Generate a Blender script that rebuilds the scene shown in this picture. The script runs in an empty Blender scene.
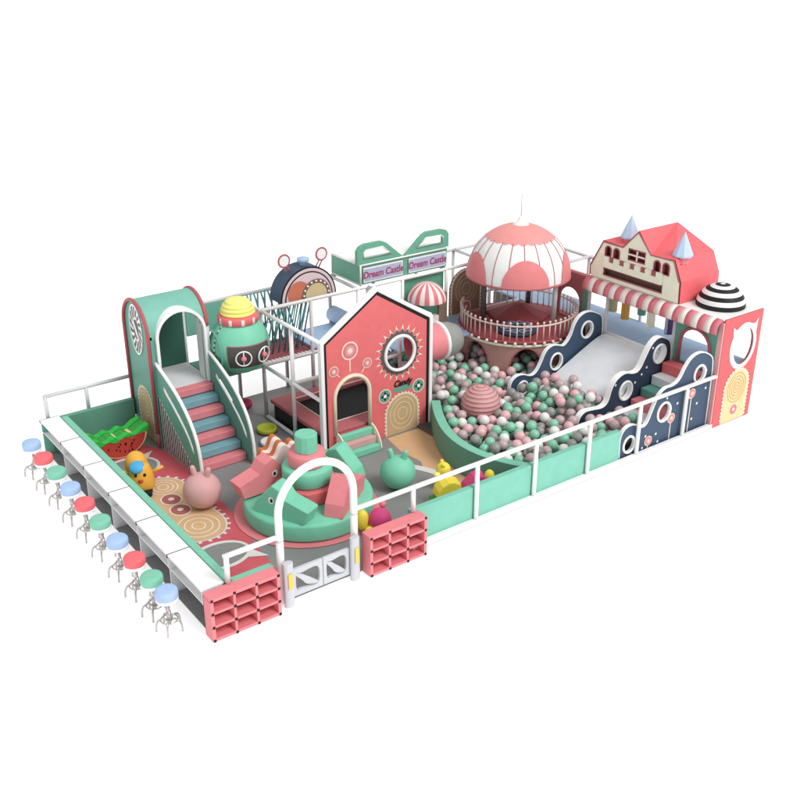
import bpy, bmesh, math, random
import numpy as np
from math import sin, cos, pi, radians
from mathutils import Vector, Matrix
from mathutils.geometry import tessellate_polygon
random.seed(7)
scene = bpy.context.scene
COL = scene.collection

# ------------------------------------------------------------------ materials
def lin(c):
    c /= 255.0
    return c / 12.92 if c <= 0.04045 else ((c + 0.055) / 1.055) ** 2.4
MATS = {}
def mat(name, rgb, k=1.12, rough=0.55, var=0.05, scale=6.0, bump=0.04, metal=0.0, coat=0.0, fine=140.0):
    col = [min(0.88, lin(c) / k) for c in rgb]
    lum = sum(col) / 3; col = [c * .89 + lum * .11 for c in col]
    m = bpy.data.materials.new(name); m.use_nodes = True
    nt = m.node_tree; N = nt.nodes; L = nt.links
    b = N['Principled BSDF']
    tc = N.new('ShaderNodeTexCoord')
    n1 = N.new('ShaderNodeTexNoise'); n1.inputs['Scale'].default_value = scale; n1.inputs['Detail'].default_value = 4
    L.new(tc.outputs['Object'], n1.inputs['Vector'])
    mr = N.new('ShaderNodeMapRange'); mr.inputs['From Min'].default_value = 0.3; mr.inputs['From Max'].default_value = 0.7
    mr.inputs['To Min'].default_value = 1 - var; mr.inputs['To Max'].default_value = 1 + var * 0.5
    L.new(n1.outputs['Fac'], mr.inputs['Value'])
    mx = N.new('ShaderNodeVectorMath'); mx.operation = 'SCALE'; mx.inputs[0].default_value = col
    L.new(mr.outputs['Result'], mx.inputs['Scale'])
    L.new(mx.outputs['Vector'], b.inputs['Base Color'])
    n2 = N.new('ShaderNodeTexNoise'); n2.inputs['Scale'].default_value = fine; n2.inputs['Detail'].default_value = 2
    L.new(tc.outputs['Object'], n2.inputs['Vector'])
    bp = N.new('ShaderNodeBump'); bp.inputs['Strength'].default_value = bump; bp.inputs['Distance'].default_value = 0.01
    L.new(n2.outputs['Fac'], bp.inputs['Height']); L.new(bp.outputs['Normal'], b.inputs['Normal'])
    b.inputs['Roughness'].default_value = rough; b.inputs['Metallic'].default_value = metal
    b.inputs['Coat Weight'].default_value = coat
    b.inputs['Specular IOR Level'].default_value = 0.35
    MATS[name] = m
    return m
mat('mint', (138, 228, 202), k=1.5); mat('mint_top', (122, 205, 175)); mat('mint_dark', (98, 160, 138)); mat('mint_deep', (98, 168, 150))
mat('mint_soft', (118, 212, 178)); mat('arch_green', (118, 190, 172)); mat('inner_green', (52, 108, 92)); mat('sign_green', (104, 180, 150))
mat('coral', (238, 106, 110)); mat('coral_dark', (190, 84, 92)); mat('roof_red', (252, 100, 108)); mat('panel_red', (250, 90, 97), k=1.25)
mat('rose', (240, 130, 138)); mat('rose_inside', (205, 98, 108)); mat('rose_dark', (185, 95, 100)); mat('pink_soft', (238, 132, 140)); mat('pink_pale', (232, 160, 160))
mat('dusty_pink', (220, 164, 164)); mat('tower_pink', (192, 142, 132)); mat('deck_red', (165, 64, 70)); mat('dome_coral', (238, 130, 132)); mat('dome_coral_top', (244, 152, 148))
mat('white', (250, 250, 250), rough=0.4, var=0.02); mat('white_pipe', (248, 249, 249), rough=0.35, var=0.02); mat('shaded_white_pipe', (236, 238, 240), k=1.35, rough=.35, var=.02); mat('grey_pipe', (214, 210, 212), rough=0.4)  # the rear white pipes have their light grey shading put into the colour
mat('desk_white', (252, 252, 252), rough=0.35, var=0.015); mat('desk_grey', (236, 236, 240)); mat('plastic_grey', (222, 225, 232), k=1.42, rough=0.35)
mat('floor_grey', (140, 141, 141), var=0.06, scale=2.5); mat('floor_red', (215, 84, 96), var=0.06); mat('floor_tan', (222, 178, 130), var=0.05); mat('floor_white', (225, 225, 222))
mat('black', (22, 22, 24)); mat('black_net', (14, 18, 18)); mat('dark_grey', (88, 84, 84)); mat('charcoal', (98, 92, 90))
mat('cream', (255, 246, 222), k=1.05); mat('cream_line', (245, 228, 200)); mat('tan', (205, 176, 132)); mat('tan_line', (238, 216, 168)); mat('brown', (150, 118, 98)); mat('cookie_yellow', (246, 210, 148)); mat('cookie_line', (214, 160, 96))
mat('teal_step', (118, 176, 188)); mat('teal_rope', (92, 162, 166)); mat('navy', (54, 80, 108)); mat('navy_dark', (45, 62, 86)); mat('slide_white', (232, 236, 241), rough=0.3)
mat('blue_mat', (150, 178, 210)); mat('blue_soft', (166, 196, 232)); mat('lavender', (182, 186, 220)); mat('maroon', (176, 56, 104))
mat('stool_blue', (168, 200, 245)); mat('stool_red', (248, 102, 110)); mat('stool_green', (126, 208, 176)); mat('chrome', (196, 192, 190), rough=0.28, metal=0.6)
mat('yellow', (252, 232, 30)); mat('lemon', (252, 246, 120)); mat('lime', (205, 214, 30)); mat('orange_yellow', (246, 178, 30)); mat('sky_blue', (50, 175, 232)); mat('magenta', (226, 50, 130)); mat('leaf', (40, 165, 55)); mat('leaf_bright', (20, 196, 60)); mat('melon_red', (200, 52, 34)); mat('orange', (214, 112, 40)); mat('clock_orange', (212, 120, 88)); mat('clock_tan', (214, 200, 150)); mat('clock_face', (226, 206, 210)); mat('clock_brown', (130, 104, 100)); mat('crimson', (180, 40, 80))
mat('stripe_pink', (228, 118, 130)); mat('stripe_cream', (252, 236, 230)); mat('cone_blue', (190, 214, 245)); mat('gold', (214, 158, 56)); mat('olive', (190, 188, 140)); mat('purple', (92, 66, 130)); mat('yellow_label', (250, 206, 50)); mat('net_red', (150, 70, 80)); mat('tile_white', (245, 245, 244))
mat('ball_mint', (134, 208, 176), rough=0.35, coat=0.2); mat('ball_grey', (150, 152, 149), rough=0.35, coat=0.2); mat('ball_pink', (236, 182, 188), rough=0.35, coat=0.2); mat('ball_white', (236, 236, 232), rough=0.35, coat=0.2); mat('ball_mauve', (200, 172, 174), rough=0.35, coat=0.2)
mat('baluster_tan', (238, 208, 198)); mat('maroon_dark', (140, 45, 55)); mat('brown_dark', (120, 88, 76)); mat('melon_cream', (238, 220, 150)); mat('glove_blue', (70, 110, 160))

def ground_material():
    m = bpy.data.materials.new('self_lit_ground'); m.use_nodes = True
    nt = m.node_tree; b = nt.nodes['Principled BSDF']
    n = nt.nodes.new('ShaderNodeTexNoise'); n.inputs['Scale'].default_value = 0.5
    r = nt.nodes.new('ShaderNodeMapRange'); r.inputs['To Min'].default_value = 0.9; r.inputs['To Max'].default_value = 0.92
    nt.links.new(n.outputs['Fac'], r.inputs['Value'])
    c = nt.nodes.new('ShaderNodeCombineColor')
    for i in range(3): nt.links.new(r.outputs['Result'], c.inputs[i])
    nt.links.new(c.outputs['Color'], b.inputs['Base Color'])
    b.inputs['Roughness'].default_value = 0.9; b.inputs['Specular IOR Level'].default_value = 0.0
    b.inputs['Emission Color'].default_value = (1, 1, 1, 1); b.inputs['Emission Strength'].default_value = 0.42  # emission added so the ground stays white around objects; it is no lamp
    MATS['self_lit_ground'] = m
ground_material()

# ------------------------------------------------------------------ mesh builder
def FY(y, x0=0, z0=0):      # panel facing -y : (u, v, w) -> x, z, outward
    return lambda u, v, w: (x0 + u, y - w, z0 + v)
def FX(x, y0=0, z0=0):      # panel facing -x
    return lambda u, v, w: (x - w, y0 + u, z0 + v)
def FZ(z, x0=0, y0=0, a=0):
    return lambda u, v, w: (x0 + u * cos(a) - v * sin(a), y0 + u * sin(a) + v * cos(a), z + w)
def FD(cx, cy, a, z0=0):    # vertical plane through (cx,cy), u along heading a, w to its right
    return lambda u, v, w: (cx + u * cos(a) + w * sin(a), cy + u * sin(a) - w * cos(a), z0 + v)

class MB:
    def __init__(s): s.v = []; s.f = []; s.m = []; s.sm = []; s.names = []
    def mi(s, n):
        if n not in s.names: s.names.append(n)
        return s.names.index(n)
    def add(s, vs, fs, m, smooth=False):
        o = len(s.v); s.v += [tuple(p) for p in vs]; k = s.mi(m)
        for f in fs: s.f.append([o + i for i in f]); s.m.append(k); s.sm.append(smooth)
        return s
    def box(s, x0, x1, y0, y1, z0, z1, m):
        vs = [(x, y, z) for z in (z0, z1) for y in (y0, y1) for x in (x0, x1)]
        return s.add(vs, [(0, 2, 3, 1), (4, 5, 7, 6), (0, 1, 5, 4), (2, 6, 7, 3), (0, 4, 6, 2), (1, 3, 7, 5)], m)
    def fbox(s, F, u0, u1, v0, v1, w0, w1, m):
        vs = [F(u, v, w) for w in (w0, w1) for v in (v0, v1) for u in (u0, u1)]
        return s.add(vs, [(0, 2, 3, 1), (4, 5, 7, 6), (0, 1, 5, 4), (2, 6, 7, 3), (0, 4, 6, 2), (1, 3, 7, 5)], m)
    def tube(s, pts, r, m, seg=12, closed=False, caps=True):
        pts = [Vector(p) for p in pts]; n = len(pts); rings = []
        up = None
        for i, p in enumerate(pts):
            if closed: t = (pts[(i + 1) % n] - pts[i - 1]).normalized()
            else: t = (pts[min(i + 1, n - 1)] - pts[max(i - 1, 0)]).normalized()
            if up is None: up = Vector((0, 0, 1)) if abs(t.z) < 0.9 else Vector((1, 0, 0))
            a = t.cross(up).normalized(); b = a.cross(t).normalized(); up = b
            rings.append([p + (a * cos(2 * pi * k / seg) + b * sin(2 * pi * k / seg)) * r for k in range(seg)])
        vs = [q for R in rings for q in R]; fs = []
        for i in range(n if closed else n - 1):
            j = (i + 1) % n
            for k in range(seg):
                fs.append((i * seg + k, i * seg + (k + 1) % seg, j * seg + (k + 1) % seg, j * seg + k))
        s.add(vs, fs, m, True)
        if not closed and caps:
            s.add(rings[0], [tuple(range(seg))[::-1]], m); s.add(rings[-1], [tuple(range(seg))], m)
        return s
    def lathe(s, prof, c, m, seg=32, axis=(0, 0, 1), smooth=True, mf=None, a0=0, a1=2 * pi):
        ax = Vector(axis).normalized(); q = Vector((0, 0, 1)).rotation_difference(ax).to_matrix(); c = Vector(c)
        full = abs(a1 - a0 - 2 * pi) < 1e-6; ns = seg if full else seg + 1
        vs = [c + q @ Vector((r * cos(a0 + (a1 - a0) * k / seg), r * sin(a0 + (a1 - a0) * k / seg), z)) for r, z in prof for k in range(ns)]
        for i in range(len(prof) - 1):
            for k in range(seg):
                kk = (k + 1) % ns
                f = (i * ns + k, i * ns + kk, (i + 1) * ns + kk, (i + 1) * ns + k)
                mm = mf(i, k) if mf else m
                s.add([vs[x] for x in f], [(0, 1, 2, 3)], mm, smooth)
        return s
    def sphere(s, c, r, m, seg=32, rings=16, axis=(0, 0, 1), sz=1.0, mf=None):
        prof = [(max(1e-4, r * sin(pi * i / rings)), -r * sz * cos(pi * i / rings)) for i in range(rings + 1)]
        return s.lathe(prof, c, m, seg, axis, True, mf)
    def flat(s, F, loops, w, m):
        loops3 = [[Vector((p[0], p[1], 0)) for p in lp] for lp in loops]
        tris = tessellate_polygon(loops3); allp = [p for lp in loops for p in lp]
        return s.add([F(p[0], p[1], w) for p in allp], [tuple(t) for t in tris], m)
    def prism(s, F, loops, w0, w1, m, side=None, msm=False):
        s.flat(F, loops, w0, m); s.flat(F, loops, w1, m)
        for lp in loops:
            n = len(lp)
            vs = [F(p[0], p[1], w0) for p in lp] + [F(p[0], p[1], w1) for p in lp]
            s.add(vs, [(i, (i + 1) % n, n + (i + 1) % n, n + i) for i in range(n)], side or m, msm)
        return s
    def build(s, name, parent=None, bevel=0.0, seg=2, loc=None, merge=True, **props):
        me = bpy.data.meshes.new(name)
        me.from_pydata(s.v, [], s.f)
        for n in s.names: me.materials.append(MATS[n])
        me.polygons.foreach_set('material_index', s.m); me.polygons.foreach_set('use_smooth', s.sm)
        bm = bmesh.new(); bm.from_mesh(me)
        if merge: bmesh.ops.remove_doubles(bm, verts=bm.verts, dist=0.0002)
        bmesh.ops.recalc_face_normals(bm, faces=bm.faces)
        if loc is not None: bmesh.ops.translate(bm, verts=bm.verts, vec=-Vector(loc))
        bm.to_mesh(me); bm.free()
        o = bpy.data.objects.new(name, me); COL.objects.link(o)
        if loc is not None: o.location = loc
        if parent:
            o.parent = parent
            if parent.type == 'EMPTY':
                base = parent.get('_b', None)
                pm = Matrix.Translation(parent.location)
                p = parent.parent
                o.matrix_parent_inverse = pm.inverted()
        if bevel:
            b = o.modifiers.new('Bevel', 'BEVEL'); b.width = bevel; b.segments = seg; b.limit_method = 'ANGLE'; b.angle_limit = radians(40)
        for k, v in props.items(): o[k] = v
        return o
def thing(name, label, cat, loc=(0, 0, 0), group=None):
    o = bpy.data.objects.new(name, None); COL.objects.link(o); o.location = loc; o.empty_display_size = 0.1
    o['label'] = label; o['category'] = cat
    if group: o['group'] = group
    return o
def arc(cx, cy, r, a0, a1, n=20, ry=None):
    ry = ry or r
    return [(cx + r * cos(radians(a0 + (a1 - a0) * i / n)), cy + ry * sin(radians(a0 + (a1 - a0) * i / n))) for i in range(n + 1)]
def circ(cx, cy, r, n=36, ry=None): return arc(cx, cy, r, 0, 360, n, ry)[:-1]
def archp(u0, u1, v0, vt, n=20):
    r = (u1 - u0) / 2; c = (u0 + u1) / 2
    return [(u0, v0)] + arc(c, vt - r, r, 180, 0, n) + [(u1, v0)]
def scalep(pts, k, c=None):
    c = c or (sum(p[0] for p in pts) / len(pts), sum(p[1] for p in pts) / len(pts))
    return [(c[0] + (p[0] - c[0]) * k, c[1] + (p[1] - c[1]) * k) for p in pts]
def inset(pts, d):
    n = len(pts); out = []
    A = sum(pts[i][0] * pts[(i + 1) % n][1] - pts[(i + 1) % n][0] * pts[i][1] for i in range(n)); sg = 1 if A > 0 else -1
    for i in range(n):
        p0, p1, p2 = [Vector((*pts[j % n], 0)) for j in (i - 1, i, i + 1)]
        e1 = (p1 - p0).normalized(); e2 = (p2 - p1).normalized()
        n1 = Vector((-e1.y, e1.x, 0)) * sg; n2 = Vector((-e2.y, e2.x, 0)) * sg
        b = (n1 + n2); L = b.length
        if L < 1e-6: b = n1; L = 1
        b = b / L; k = d / max(0.35, b.dot(n1))
        q = p1 + b * k; out.append((q.x, q.y))
    return out
def smooth(pts, it=2, closed=True):
    for _ in range(it):
        out = []; n = len(pts)
        rng = range(n) if closed else range(n - 1)
        if not closed: out.append(pts[0])
        for i in rng:
            a, b = pts[i], pts[(i + 1) % n]
            out += [tuple(a[k] * .75 + b[k] * .25 for k in range(len(a))), tuple(a[k] * .25 + b[k] * .75 for k in range(len(a)))]
        if not closed: out.append(pts[-1])
        pts = out
    return pts
def ring(mb, F, cx, cy, r, t, w, m, n=36, ry=None):
    k = (ry or r) / r
    mb.flat(F, [circ(cx, cy, r, n, r * k), circ(cx, cy, r - t, n, (r - t) * k)], w, m)
def ring3(mb, F, cx, cy, r, tr, w, m, n=36, seg=8):
    mb.tube([F(cx + r * cos(2 * pi * i / n), cy + r * sin(2 * pi * i / n), w) for i in range(n)], tr, m, seg, closed=True)
def text(s, size, F, u, v, w, m, name, parent, bold=0.0, skew=0.0, sx=1.0):
    cu = bpy.data.curves.new('lettering', 'FONT'); cu.body = s; cu.size = size; cu.align_x = 'CENTER'; cu.align_y = 'CENTER'; cu.offset = bold; cu.shear = skew
    o = bpy.data.objects.new('lettering', cu); COL.objects.link(o)
    bpy.context.view_layer.update()
    me = bpy.data.meshes.new_from_object(o.evaluated_get(bpy.context.evaluated_depsgraph_get()))
    bpy.data.objects.remove(o)
    mb = MB()
    mb.add([F(u + p.co.x * sx, v + p.co.y, w) for p in me.vertices], [tuple(p.vertices) for p in me.polygons], m)
    return mb.build(name, parent, merge=False)
def cookie_door(mb, F, cx, z0, w, h, fill, line, teeth='cream_line', donut=True, donut_m='stripe_pink', w0=0.004, full=False, t=0.028, rings=(0.36, 0.26, 0.15)):
    u0, u1 = cx - w / 2, cx + w / 2
    out = archp(u0, u1, z0, z0 + h, 26)
    # serrated edge
    per = []
    step = 0.075
    def walk(pts, st):
        res = [pts[0]]; acc = 0
        for i in range(len(pts) - 1):
            a = Vector(pts[i]); b = Vector(pts[i + 1]); L = (b - a).length; d = st - acc
            while d <= L: q = a + (b - a) * d / L; res.append((q.x, q.y)); d += st
            acc = (acc + L) % st
        return res
    ws = walk(out, step / 2)
    big = inset(ws, -t) if sum(1 for _ in ws) else ws
    # offset outward
    A = sum(ws[i][0] * ws[(i + 1) % len(ws)][1] - ws[(i + 1) % len(ws)][0] * ws[i][1] for i in range(len(ws)))
    poly = []
    for i in range(len(ws)):
        if i % 2 == 0 and 0 < i < len(ws) - 1: poly += [tuple(Vector(ws[i]) * .62 + Vector(ws[i - 1]) * .38), big[i], tuple(Vector(big[i]) * .7 + Vector(big[i + 1 if i + 1 < len(ws) else i]) * .3)]
        else: poly.append(ws[i])
    mb.flat(F, [poly], w0, teeth)
    inn = archp(u0 + .03, u1 - .03, z0, z0 + h - .03, 26)
    mb.flat(F, [inn], w0 + .003, fill)
    cy = z0 + h - w / 2 - 0.02
    for r in rings:
        ring(mb, F, cx, cy, r * w, 0.016, w0 + .006, line, 40, r * w * 1.12)
    if donut:
        dy = z0 + (h - w * 0.9) * 0.55
        mb.flat(F, [circ(cx, dy, w * .17)], w0 + .006, 'cream_line'); mb.flat(F, [circ(cx, dy, w * .145)], w0 + .008, donut_m); mb.flat(F, [circ(cx, dy, w * .05)], w0 + .010, 'cream_line')
def lolly(mb, F, cx, cy, r, w=.004, stick=None, m='stripe_pink', line='cream_line'):
    if stick: mb.flat(F, [[(cx + stick[0] - .011, cy + stick[1]), (cx + stick[0] + .011, cy + stick[1]), (cx + .011, cy), (cx - .011, cy)]], w, line)
    mb.flat(F, [circ(cx, cy, r)], w + .003, line); mb.flat(F, [circ(cx, cy, r * .84)], w + .006, m)
    mb.flat(F, [circ(cx, cy, r * .56)], w + .008, 'pink_pale'); mb.flat(F, [circ(cx, cy, r * .28)], w + .010, 'cream_line')

# ------------------------------------------------------------------ setting
g = MB(); S = 400; g.add([(-S, -S, 0), (S, -S, 0), (S, S, 0), (-S, S, 0)], [(0, 1, 2, 3)], 'self_lit_ground'); g.build('ground', kind='structure')
fl = MB(); FF = FZ(0)
fl.box(-2.08, 9.06, 0.0, 6.25, 0.002, 0.014, 'floor_grey')
# printed figures of the floor covering
z = 0.017
red = [(-1.78, .06), (-.90, .06), (-.66, .7), (-.60, 1.45), (-.46, 2.2), (-.42, 2.8), (-.36, 3.6), (-.40, 5.1), (-.62, 5.5), (-1.2, 5.45), (-1.78, 5.6)]
fl.flat(FF, [red], z, 'floor_red')
def floor_ring(cx, cy, rx, ry, tail):
    fl.flat(FF, [circ(cx, cy, rx, 44, ry)], z + .003, 'floor_white'); fl.flat(FF, [tail], z + .0045, 'floor_white')
    fl.flat(FF, [circ(cx, cy, rx - .05, 44, ry - .07)], z + .006, 'floor_grey')
floor_ring(-1.15, 4.78, .50, .42, [(-.75, 5.0), (-.58, 5.2), (-.86, 5.12)])
floor_ring(-1.14, 1.52, .46, .36, [(-.72, 1.45), (-.58, 1.10), (-.84, 1.24)])
tan = smooth([(-1.72, 3.9), (-1.35, 4.22), (-.9, 4.25), (-.62, 4.0), (-.6, 3.5), (-.62, 2.8), (-.58, 2.4), (-.75, 2.05), (-1.1, 1.95), (-1.5, 2.15), (-1.74, 2.5)], 2)
n = len(tan); teeth = []
tw = []
for i in range(n):
    a = Vector(tan[i]); b = Vector(tan[(i + 1) % n]); L = (b - a).length; kk = max(1, round(L / .042))
    for q in range(kk): tw.append(tuple(a + (b - a) * q / kk))
tb = inset(tw, -.05)
poly = []
for i in range(0, len(tw) - 3, 3):
    poly += [tw[i], tb[i], tb[i + 1], tw[i + 1]]
fl.flat(FF, [inset(poly, 0.0)], z + .003, 'floor_white'); fl.flat(FF, [inset(tan, .025)], z + .006, 'floor_tan')
for (cx, cy, rs) in ((-.98, 3.86, (.24, .17, .09)), (-1.04, 2.44, (.32, .22, .11))):
    for r in rs: ring(fl, FF, cx, cy, r, .02, z + .009, 'cream_line', 40, r * 1.08)
for (cx, cy) in ((-1.04, 3.42), (-1.06, 3.04)):
    fl.flat(FF, [circ(cx, cy, .17, 30, .19)], z + .009, 'cream_line'); fl.flat(FF, [circ(cx, cy, .145, 30, .165)], z + .012, 'rose_dark'); fl.flat(FF, [circ(cx, cy, .05)], z + .015, 'cream_line')
fl.flat(FF, [[(2.0, .06), (3.5, .06), (3.25, .8), (3.2, 1.4), (3.45, 2.2), (3.95, 3.15), (3.0, 3.15), (2.9, 2.6), (2.95, 2.1)]], z, 'floor_tan')
fl.flat(FF, [circ(1.75, 1.3, 1.15, 60)], z + .003, 'floor_grey'); fl.flat(FF, [arc(1.75, 1.3, 1.28, -55, 48, 40) + arc(1.75, 1.3, 1.13, 48, -55, 40)], z + .006, 'floor_white')
fl.flat(FF, [circ(.56, 1.9, 1.14, 60)], z + .010, 'rose')
fl.build('floor', kind='structure')

# ------------------------------------------------------------------ bar desks and stools
L_d = 1.03; y0 = 0.03
dnames = ['white bar desk section nearest the pink cubby shelf', 'second white bar desk section from the pink cubby shelf', 'third white bar desk section from the pink cubby shelf', 'fourth white bar desk section from the pink cubby shelf', 'fifth white bar desk section, next to the far end section', 'white bar desk section at the far end with a green end panel']
for i in range(6):
    a, b = y0 + i * L_d, y0 + (i + 1) * L_d
    t = thing('bar_desk', dnames[i], 'desk', (-1.95, (a + b) / 2, 0), 'white bar desks along the left side')
    MB().box(-2.125, -1.80, a + .010, b - .010, .622, .655, 'desk_white').build('desk_top', t, .004)
    MB().box(-2.10, -1.83, a + .01, b - .01, .405, .422, 'desk_white').build('shelf', t, .003)
    MB().box(-2.132, -1.803, b - .0095, b + .0095, .60, .6535, 'charcoal').build('joint_strip', t)
    MB().box(-1.838, -1.822, a + .01, b - .01, .425, .620, 'desk_grey').build('back_panel', t)
    MB().box(-1.822, -1.805, a + .012, b - .012, .016, .40, 'floor_grey').build('kick_board', t)
    for yy in (a + .008, b - .032):
        far = i == 5 and yy > a + .5
        mm = 'arch_green' if far else 'desk_grey'
        mb = MB().box(-2.115, -1.842, yy, yy + .022, .424, .600, mm)
        if far: mb.box(-2.115, -1.842, yy, yy + .022, .016, .403, mm)
        elif yy < a + .5: mb.box(-2.10, -1.842, yy, yy + .022, .016, .403, mm)
        mb.build('side_panel', t)
ys = [5.56, 4.97, 4.37, 3.75, 3.17, 2.55, 1.92, 1.34, .79, .38]
xs = [-2.49, -2.49, -2.485, -2.485, -2.48, -2.48, -2.48, -2.475, -2.47, -2.45]
ord_ = ['farthest from', 'ninth from', 'eighth from', 'seventh from', 'sixth from', 'fifth from', 'fourth from', 'third from', 'second from', 'nearest to']
sc = ['blue', 'red', 'green', 'blue', 'red', 'green', 'blue', 'red', 'green', 'blue']
for i in range(10):
    x, y, c = xs[i], ys[i], sc[i]
    t = thing('bar_stool', f'round bar stool with {c} cushion, {ord_[i]} the pink cubby shelf', 'stool', (x, y, 0), 'bar stools along the white desks')
    P = (x, y)
    MB().lathe([(.001, .625), (.10, .625), (.135, .618), (.147, .60), (.150, .57), (.150, .52), (.142, .503), (.001, .503)], (x, y, 0), 'stool_' + c, 32).build('cushion', t)
    MB().lathe([(.001, .502), (.140, .502), (.147, .49), (.147, .465), (.138, .452), (.001, .452)], (x, y, 0), 'white', 32).build('seat_base', t)
    m = MB().tube([(x, y, .45), (x, y, .10)], .022, 'chrome', 12); m.tube([(x, y, .28), (x, y, .13)], .032, 'chrome', 12); m.build('column', t)
    for k in range(5):
        a = 2 * pi * k / 5 + .35
        pts = smooth([(x + r * cos(a), y + r * sin(a), zz) for r, zz in ((.02, .13), (.07, .19), (.135, .17), (.172, .11), (.178, .0))], 2, False)
        MB().tube(pts, .0135, 'chrome', 8).build('leg', t)
    MB().tube([(x + (.11) * cos(2 * pi * k / 28), y + .11 * sin(2 * pi * k / 28), .155) for k in range(28)], .009, 'chrome', 8, closed=True).build('foot_ring', t)

# ------------------------------------------------------------------ soft fences
FH = .60
t = MB().box(-1.79, -1.68, .04, 6.1, .018, .665, 'mint_top'); t.build('soft_fence', bevel=.012, label='long mint green padded fence running behind the white bar desks', category='fence')
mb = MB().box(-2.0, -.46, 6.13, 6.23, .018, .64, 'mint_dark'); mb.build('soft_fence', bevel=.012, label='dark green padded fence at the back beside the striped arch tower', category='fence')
mb = MB().box(-1.675, -1.06, .05, .16, .018, .60, 'mint_top'); mb.build('soft_fence', bevel=.012, label='short mint green padded fence behind the left pink cubby shelf', category='fence')
for i, (a, b, lb) in enumerate([(1.20, 2.37, 'mint green padded fence panel starting behind the right pink cubby shelf'), (2.38, 3.57, 'mint green padded fence panel right of the pink cubby shelf'), (3.58, 4.77, 'mint green padded fence panel in the middle of the ball pit front'), (4.78, 5.60, 'mint green padded fence panel beside the navy lollipop side wall')]):
    MB().box(a, b, .035, .14, .018, .64, 'mint').build('soft_fence', bevel=.012, label=lb, category='fence', group='padded fence panels along the front')
inner = smooth([(3.96, 3.12), (3.62, 2.6), (3.33, 2.0), (3.22, 1.45), (3.26, .95), (3.42, .5), (3.62, .18)], 2, False)
outer = []
for i, p in enumerate(inner):
    a = Vector(inner[max(0, i - 1)]); b = Vector(inner[min(len(inner) - 1, i + 1)]); d = (b - a).normalized(); outer.append((p[0] - d.y * .17, p[1] + d.x * .17))
outer = [(p[0], max(.15, min(3.16, p[1]))) for p in outer]; inner = [(p[0], max(.15, p[1])) for p in inner]
MB().prism(FZ(0), [inner + outer[::-1]], .022, .52, 'mint_top', 'mint_dark').build('curved_wall', bevel=.01, label='curved mint green padded wall between the tan floor and the ball pit', category='wall')  # sides take a darker mint than the top: shade put into the colour

# ------------------------------------------------------------------ white rail fences, arch, gate, cubbies
PR = .036
def rail(name, lb, posts, h, yy, low=None, ends=None, axis='x', rp=PR, top=None, m='white_pipe'):
    t = thing(name, lb, 'railing', (posts[0][0], posts[0][1], 0))
    a = top or (posts[0], posts[-1])
    MB().tube([(a[0][0], a[0][1], h), (a[1][0], a[1][1], h)], rp, m, 14).build('top_rail', t)
    for p in posts: MB().tube([(p[0], p[1], p[2]), (p[0], p[1], h)], rp, m, 14).build('post', t)
    if low: MB().box(low[0], low[1], -.045, .033, .016, .105, 'white').build('bottom_rail', t, .006); MB().box(low[0], low[1], -.052, .03, .003, .0155, 'grey_pipe').build('base_strip', t)
    return t
rail('white_railing', 'long white pipe railing along the front of the ball pit', [(1.2 * i, -.0, .086 if i > 1 else .66) for i in range(1, 7)], 1.05, 0, low=(1.17, 8.0), top=((.18, 0), (7.98, 0)))
rail('white_railing', 'short white corner railing above the left pink cubby shelf', [(-1.765, 0, .66)], 1.05, 0, top=((-1.80, 0), (-1.02, 0)))
rail('white_railing', 'white railing standing on the dark green fence at the back left', [(-1.97, 6.25, .62), (-1.25, 6.25, .62)], 1.04, 0, top=((-2.0, 6.25), (-.42, 6.25)), m='shaded_white_pipe')
ap = [(-.99, 0, .016), (-.99, 0, .9), (-.99, 0, 1.35)] + [(-.405 + .585 * cos(radians(a)), 0, 1.35 + .60 * sin(radians(a))) for a in range(175, 0, -8)] + [(.18, 0, 1.35), (.18, 0, .9), (.18, 0, .016)]
t = thing('entrance_arch', 'white round topped pipe arch over the small gate', 'arch', (-.4, 0, 0))
MB().tube(ap, .052, 'white_pipe', 18).build('arch_pipe', t)
for xx in (-.99, .18):
    m = MB(); m.lathe([(.053, .98), (.056, .99), (.056, 1.0), (.053, 1.01)], (xx, 0, 0), 'plastic_grey', 20); m.build('joint_sleeve', t)
for xx, lb in ((-.95, 'grey plastic gate post with yellow label beside the left cubby shelf'), (.11, 'grey plastic gate post with yellow label beside the right cubby shelf')):
    t = thing('gate_post', lb, 'gate post', (xx, -.11, 0), 'gate posts')
    pts = [(xx + .075 * cos(radians(a)), -.11 + .05 * sin(radians(a))) for a in range(0, 360, 30)]
    MB().prism(FZ(0), [pts], .002, .69, 'plastic_grey').build('post_body', t, .012)
    MB().box(xx - .03, xx + .035, -.172, -.162, .30, .54, 'yellow_label').build('yellow_label', t, .004)
for (a, b, lb) in ((-.87, -.395, 'left leaf of the low white lattice gate'), (-.385, .04, 'right leaf of the low white lattice gate')):
    t = thing('gate_leaf', lb, 'gate', (a, -.06, 0), 'leaves of the entrance gate')
    F = FY(-.06, 0, .02); m = MB(); w = b - a
    outer_l = [(a, .07), (b, .07), (b, .50), (a, .50)]
    # scalloped inner openings
    h1 = smooth([(a + .05, .14), (a + .12, .17), (b - .12, .12), (b - .05, .18), (b - .05, .40), (b - .14, .44), (a + .12, .40), (a + .05, .44)], 2)
    m.prism(F, [outer_l, h1], -.02, .02, 'plastic_grey'); m.build('frame', t, .005)
    d = [(a + .04, .42), (a + .12, .40), (a + w * .45, .33), (a + w * .66, .25), (b - .06, .16), (b - .05, .14), (b - .14, .15), (b - w * .55, .19), (a + w * .33, .28), (a + .06, .38)]
    MB().prism(F, [smooth(d, 1)], -.012, .012, 'plastic_grey').build('diagonal_slat', t, .004)
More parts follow.
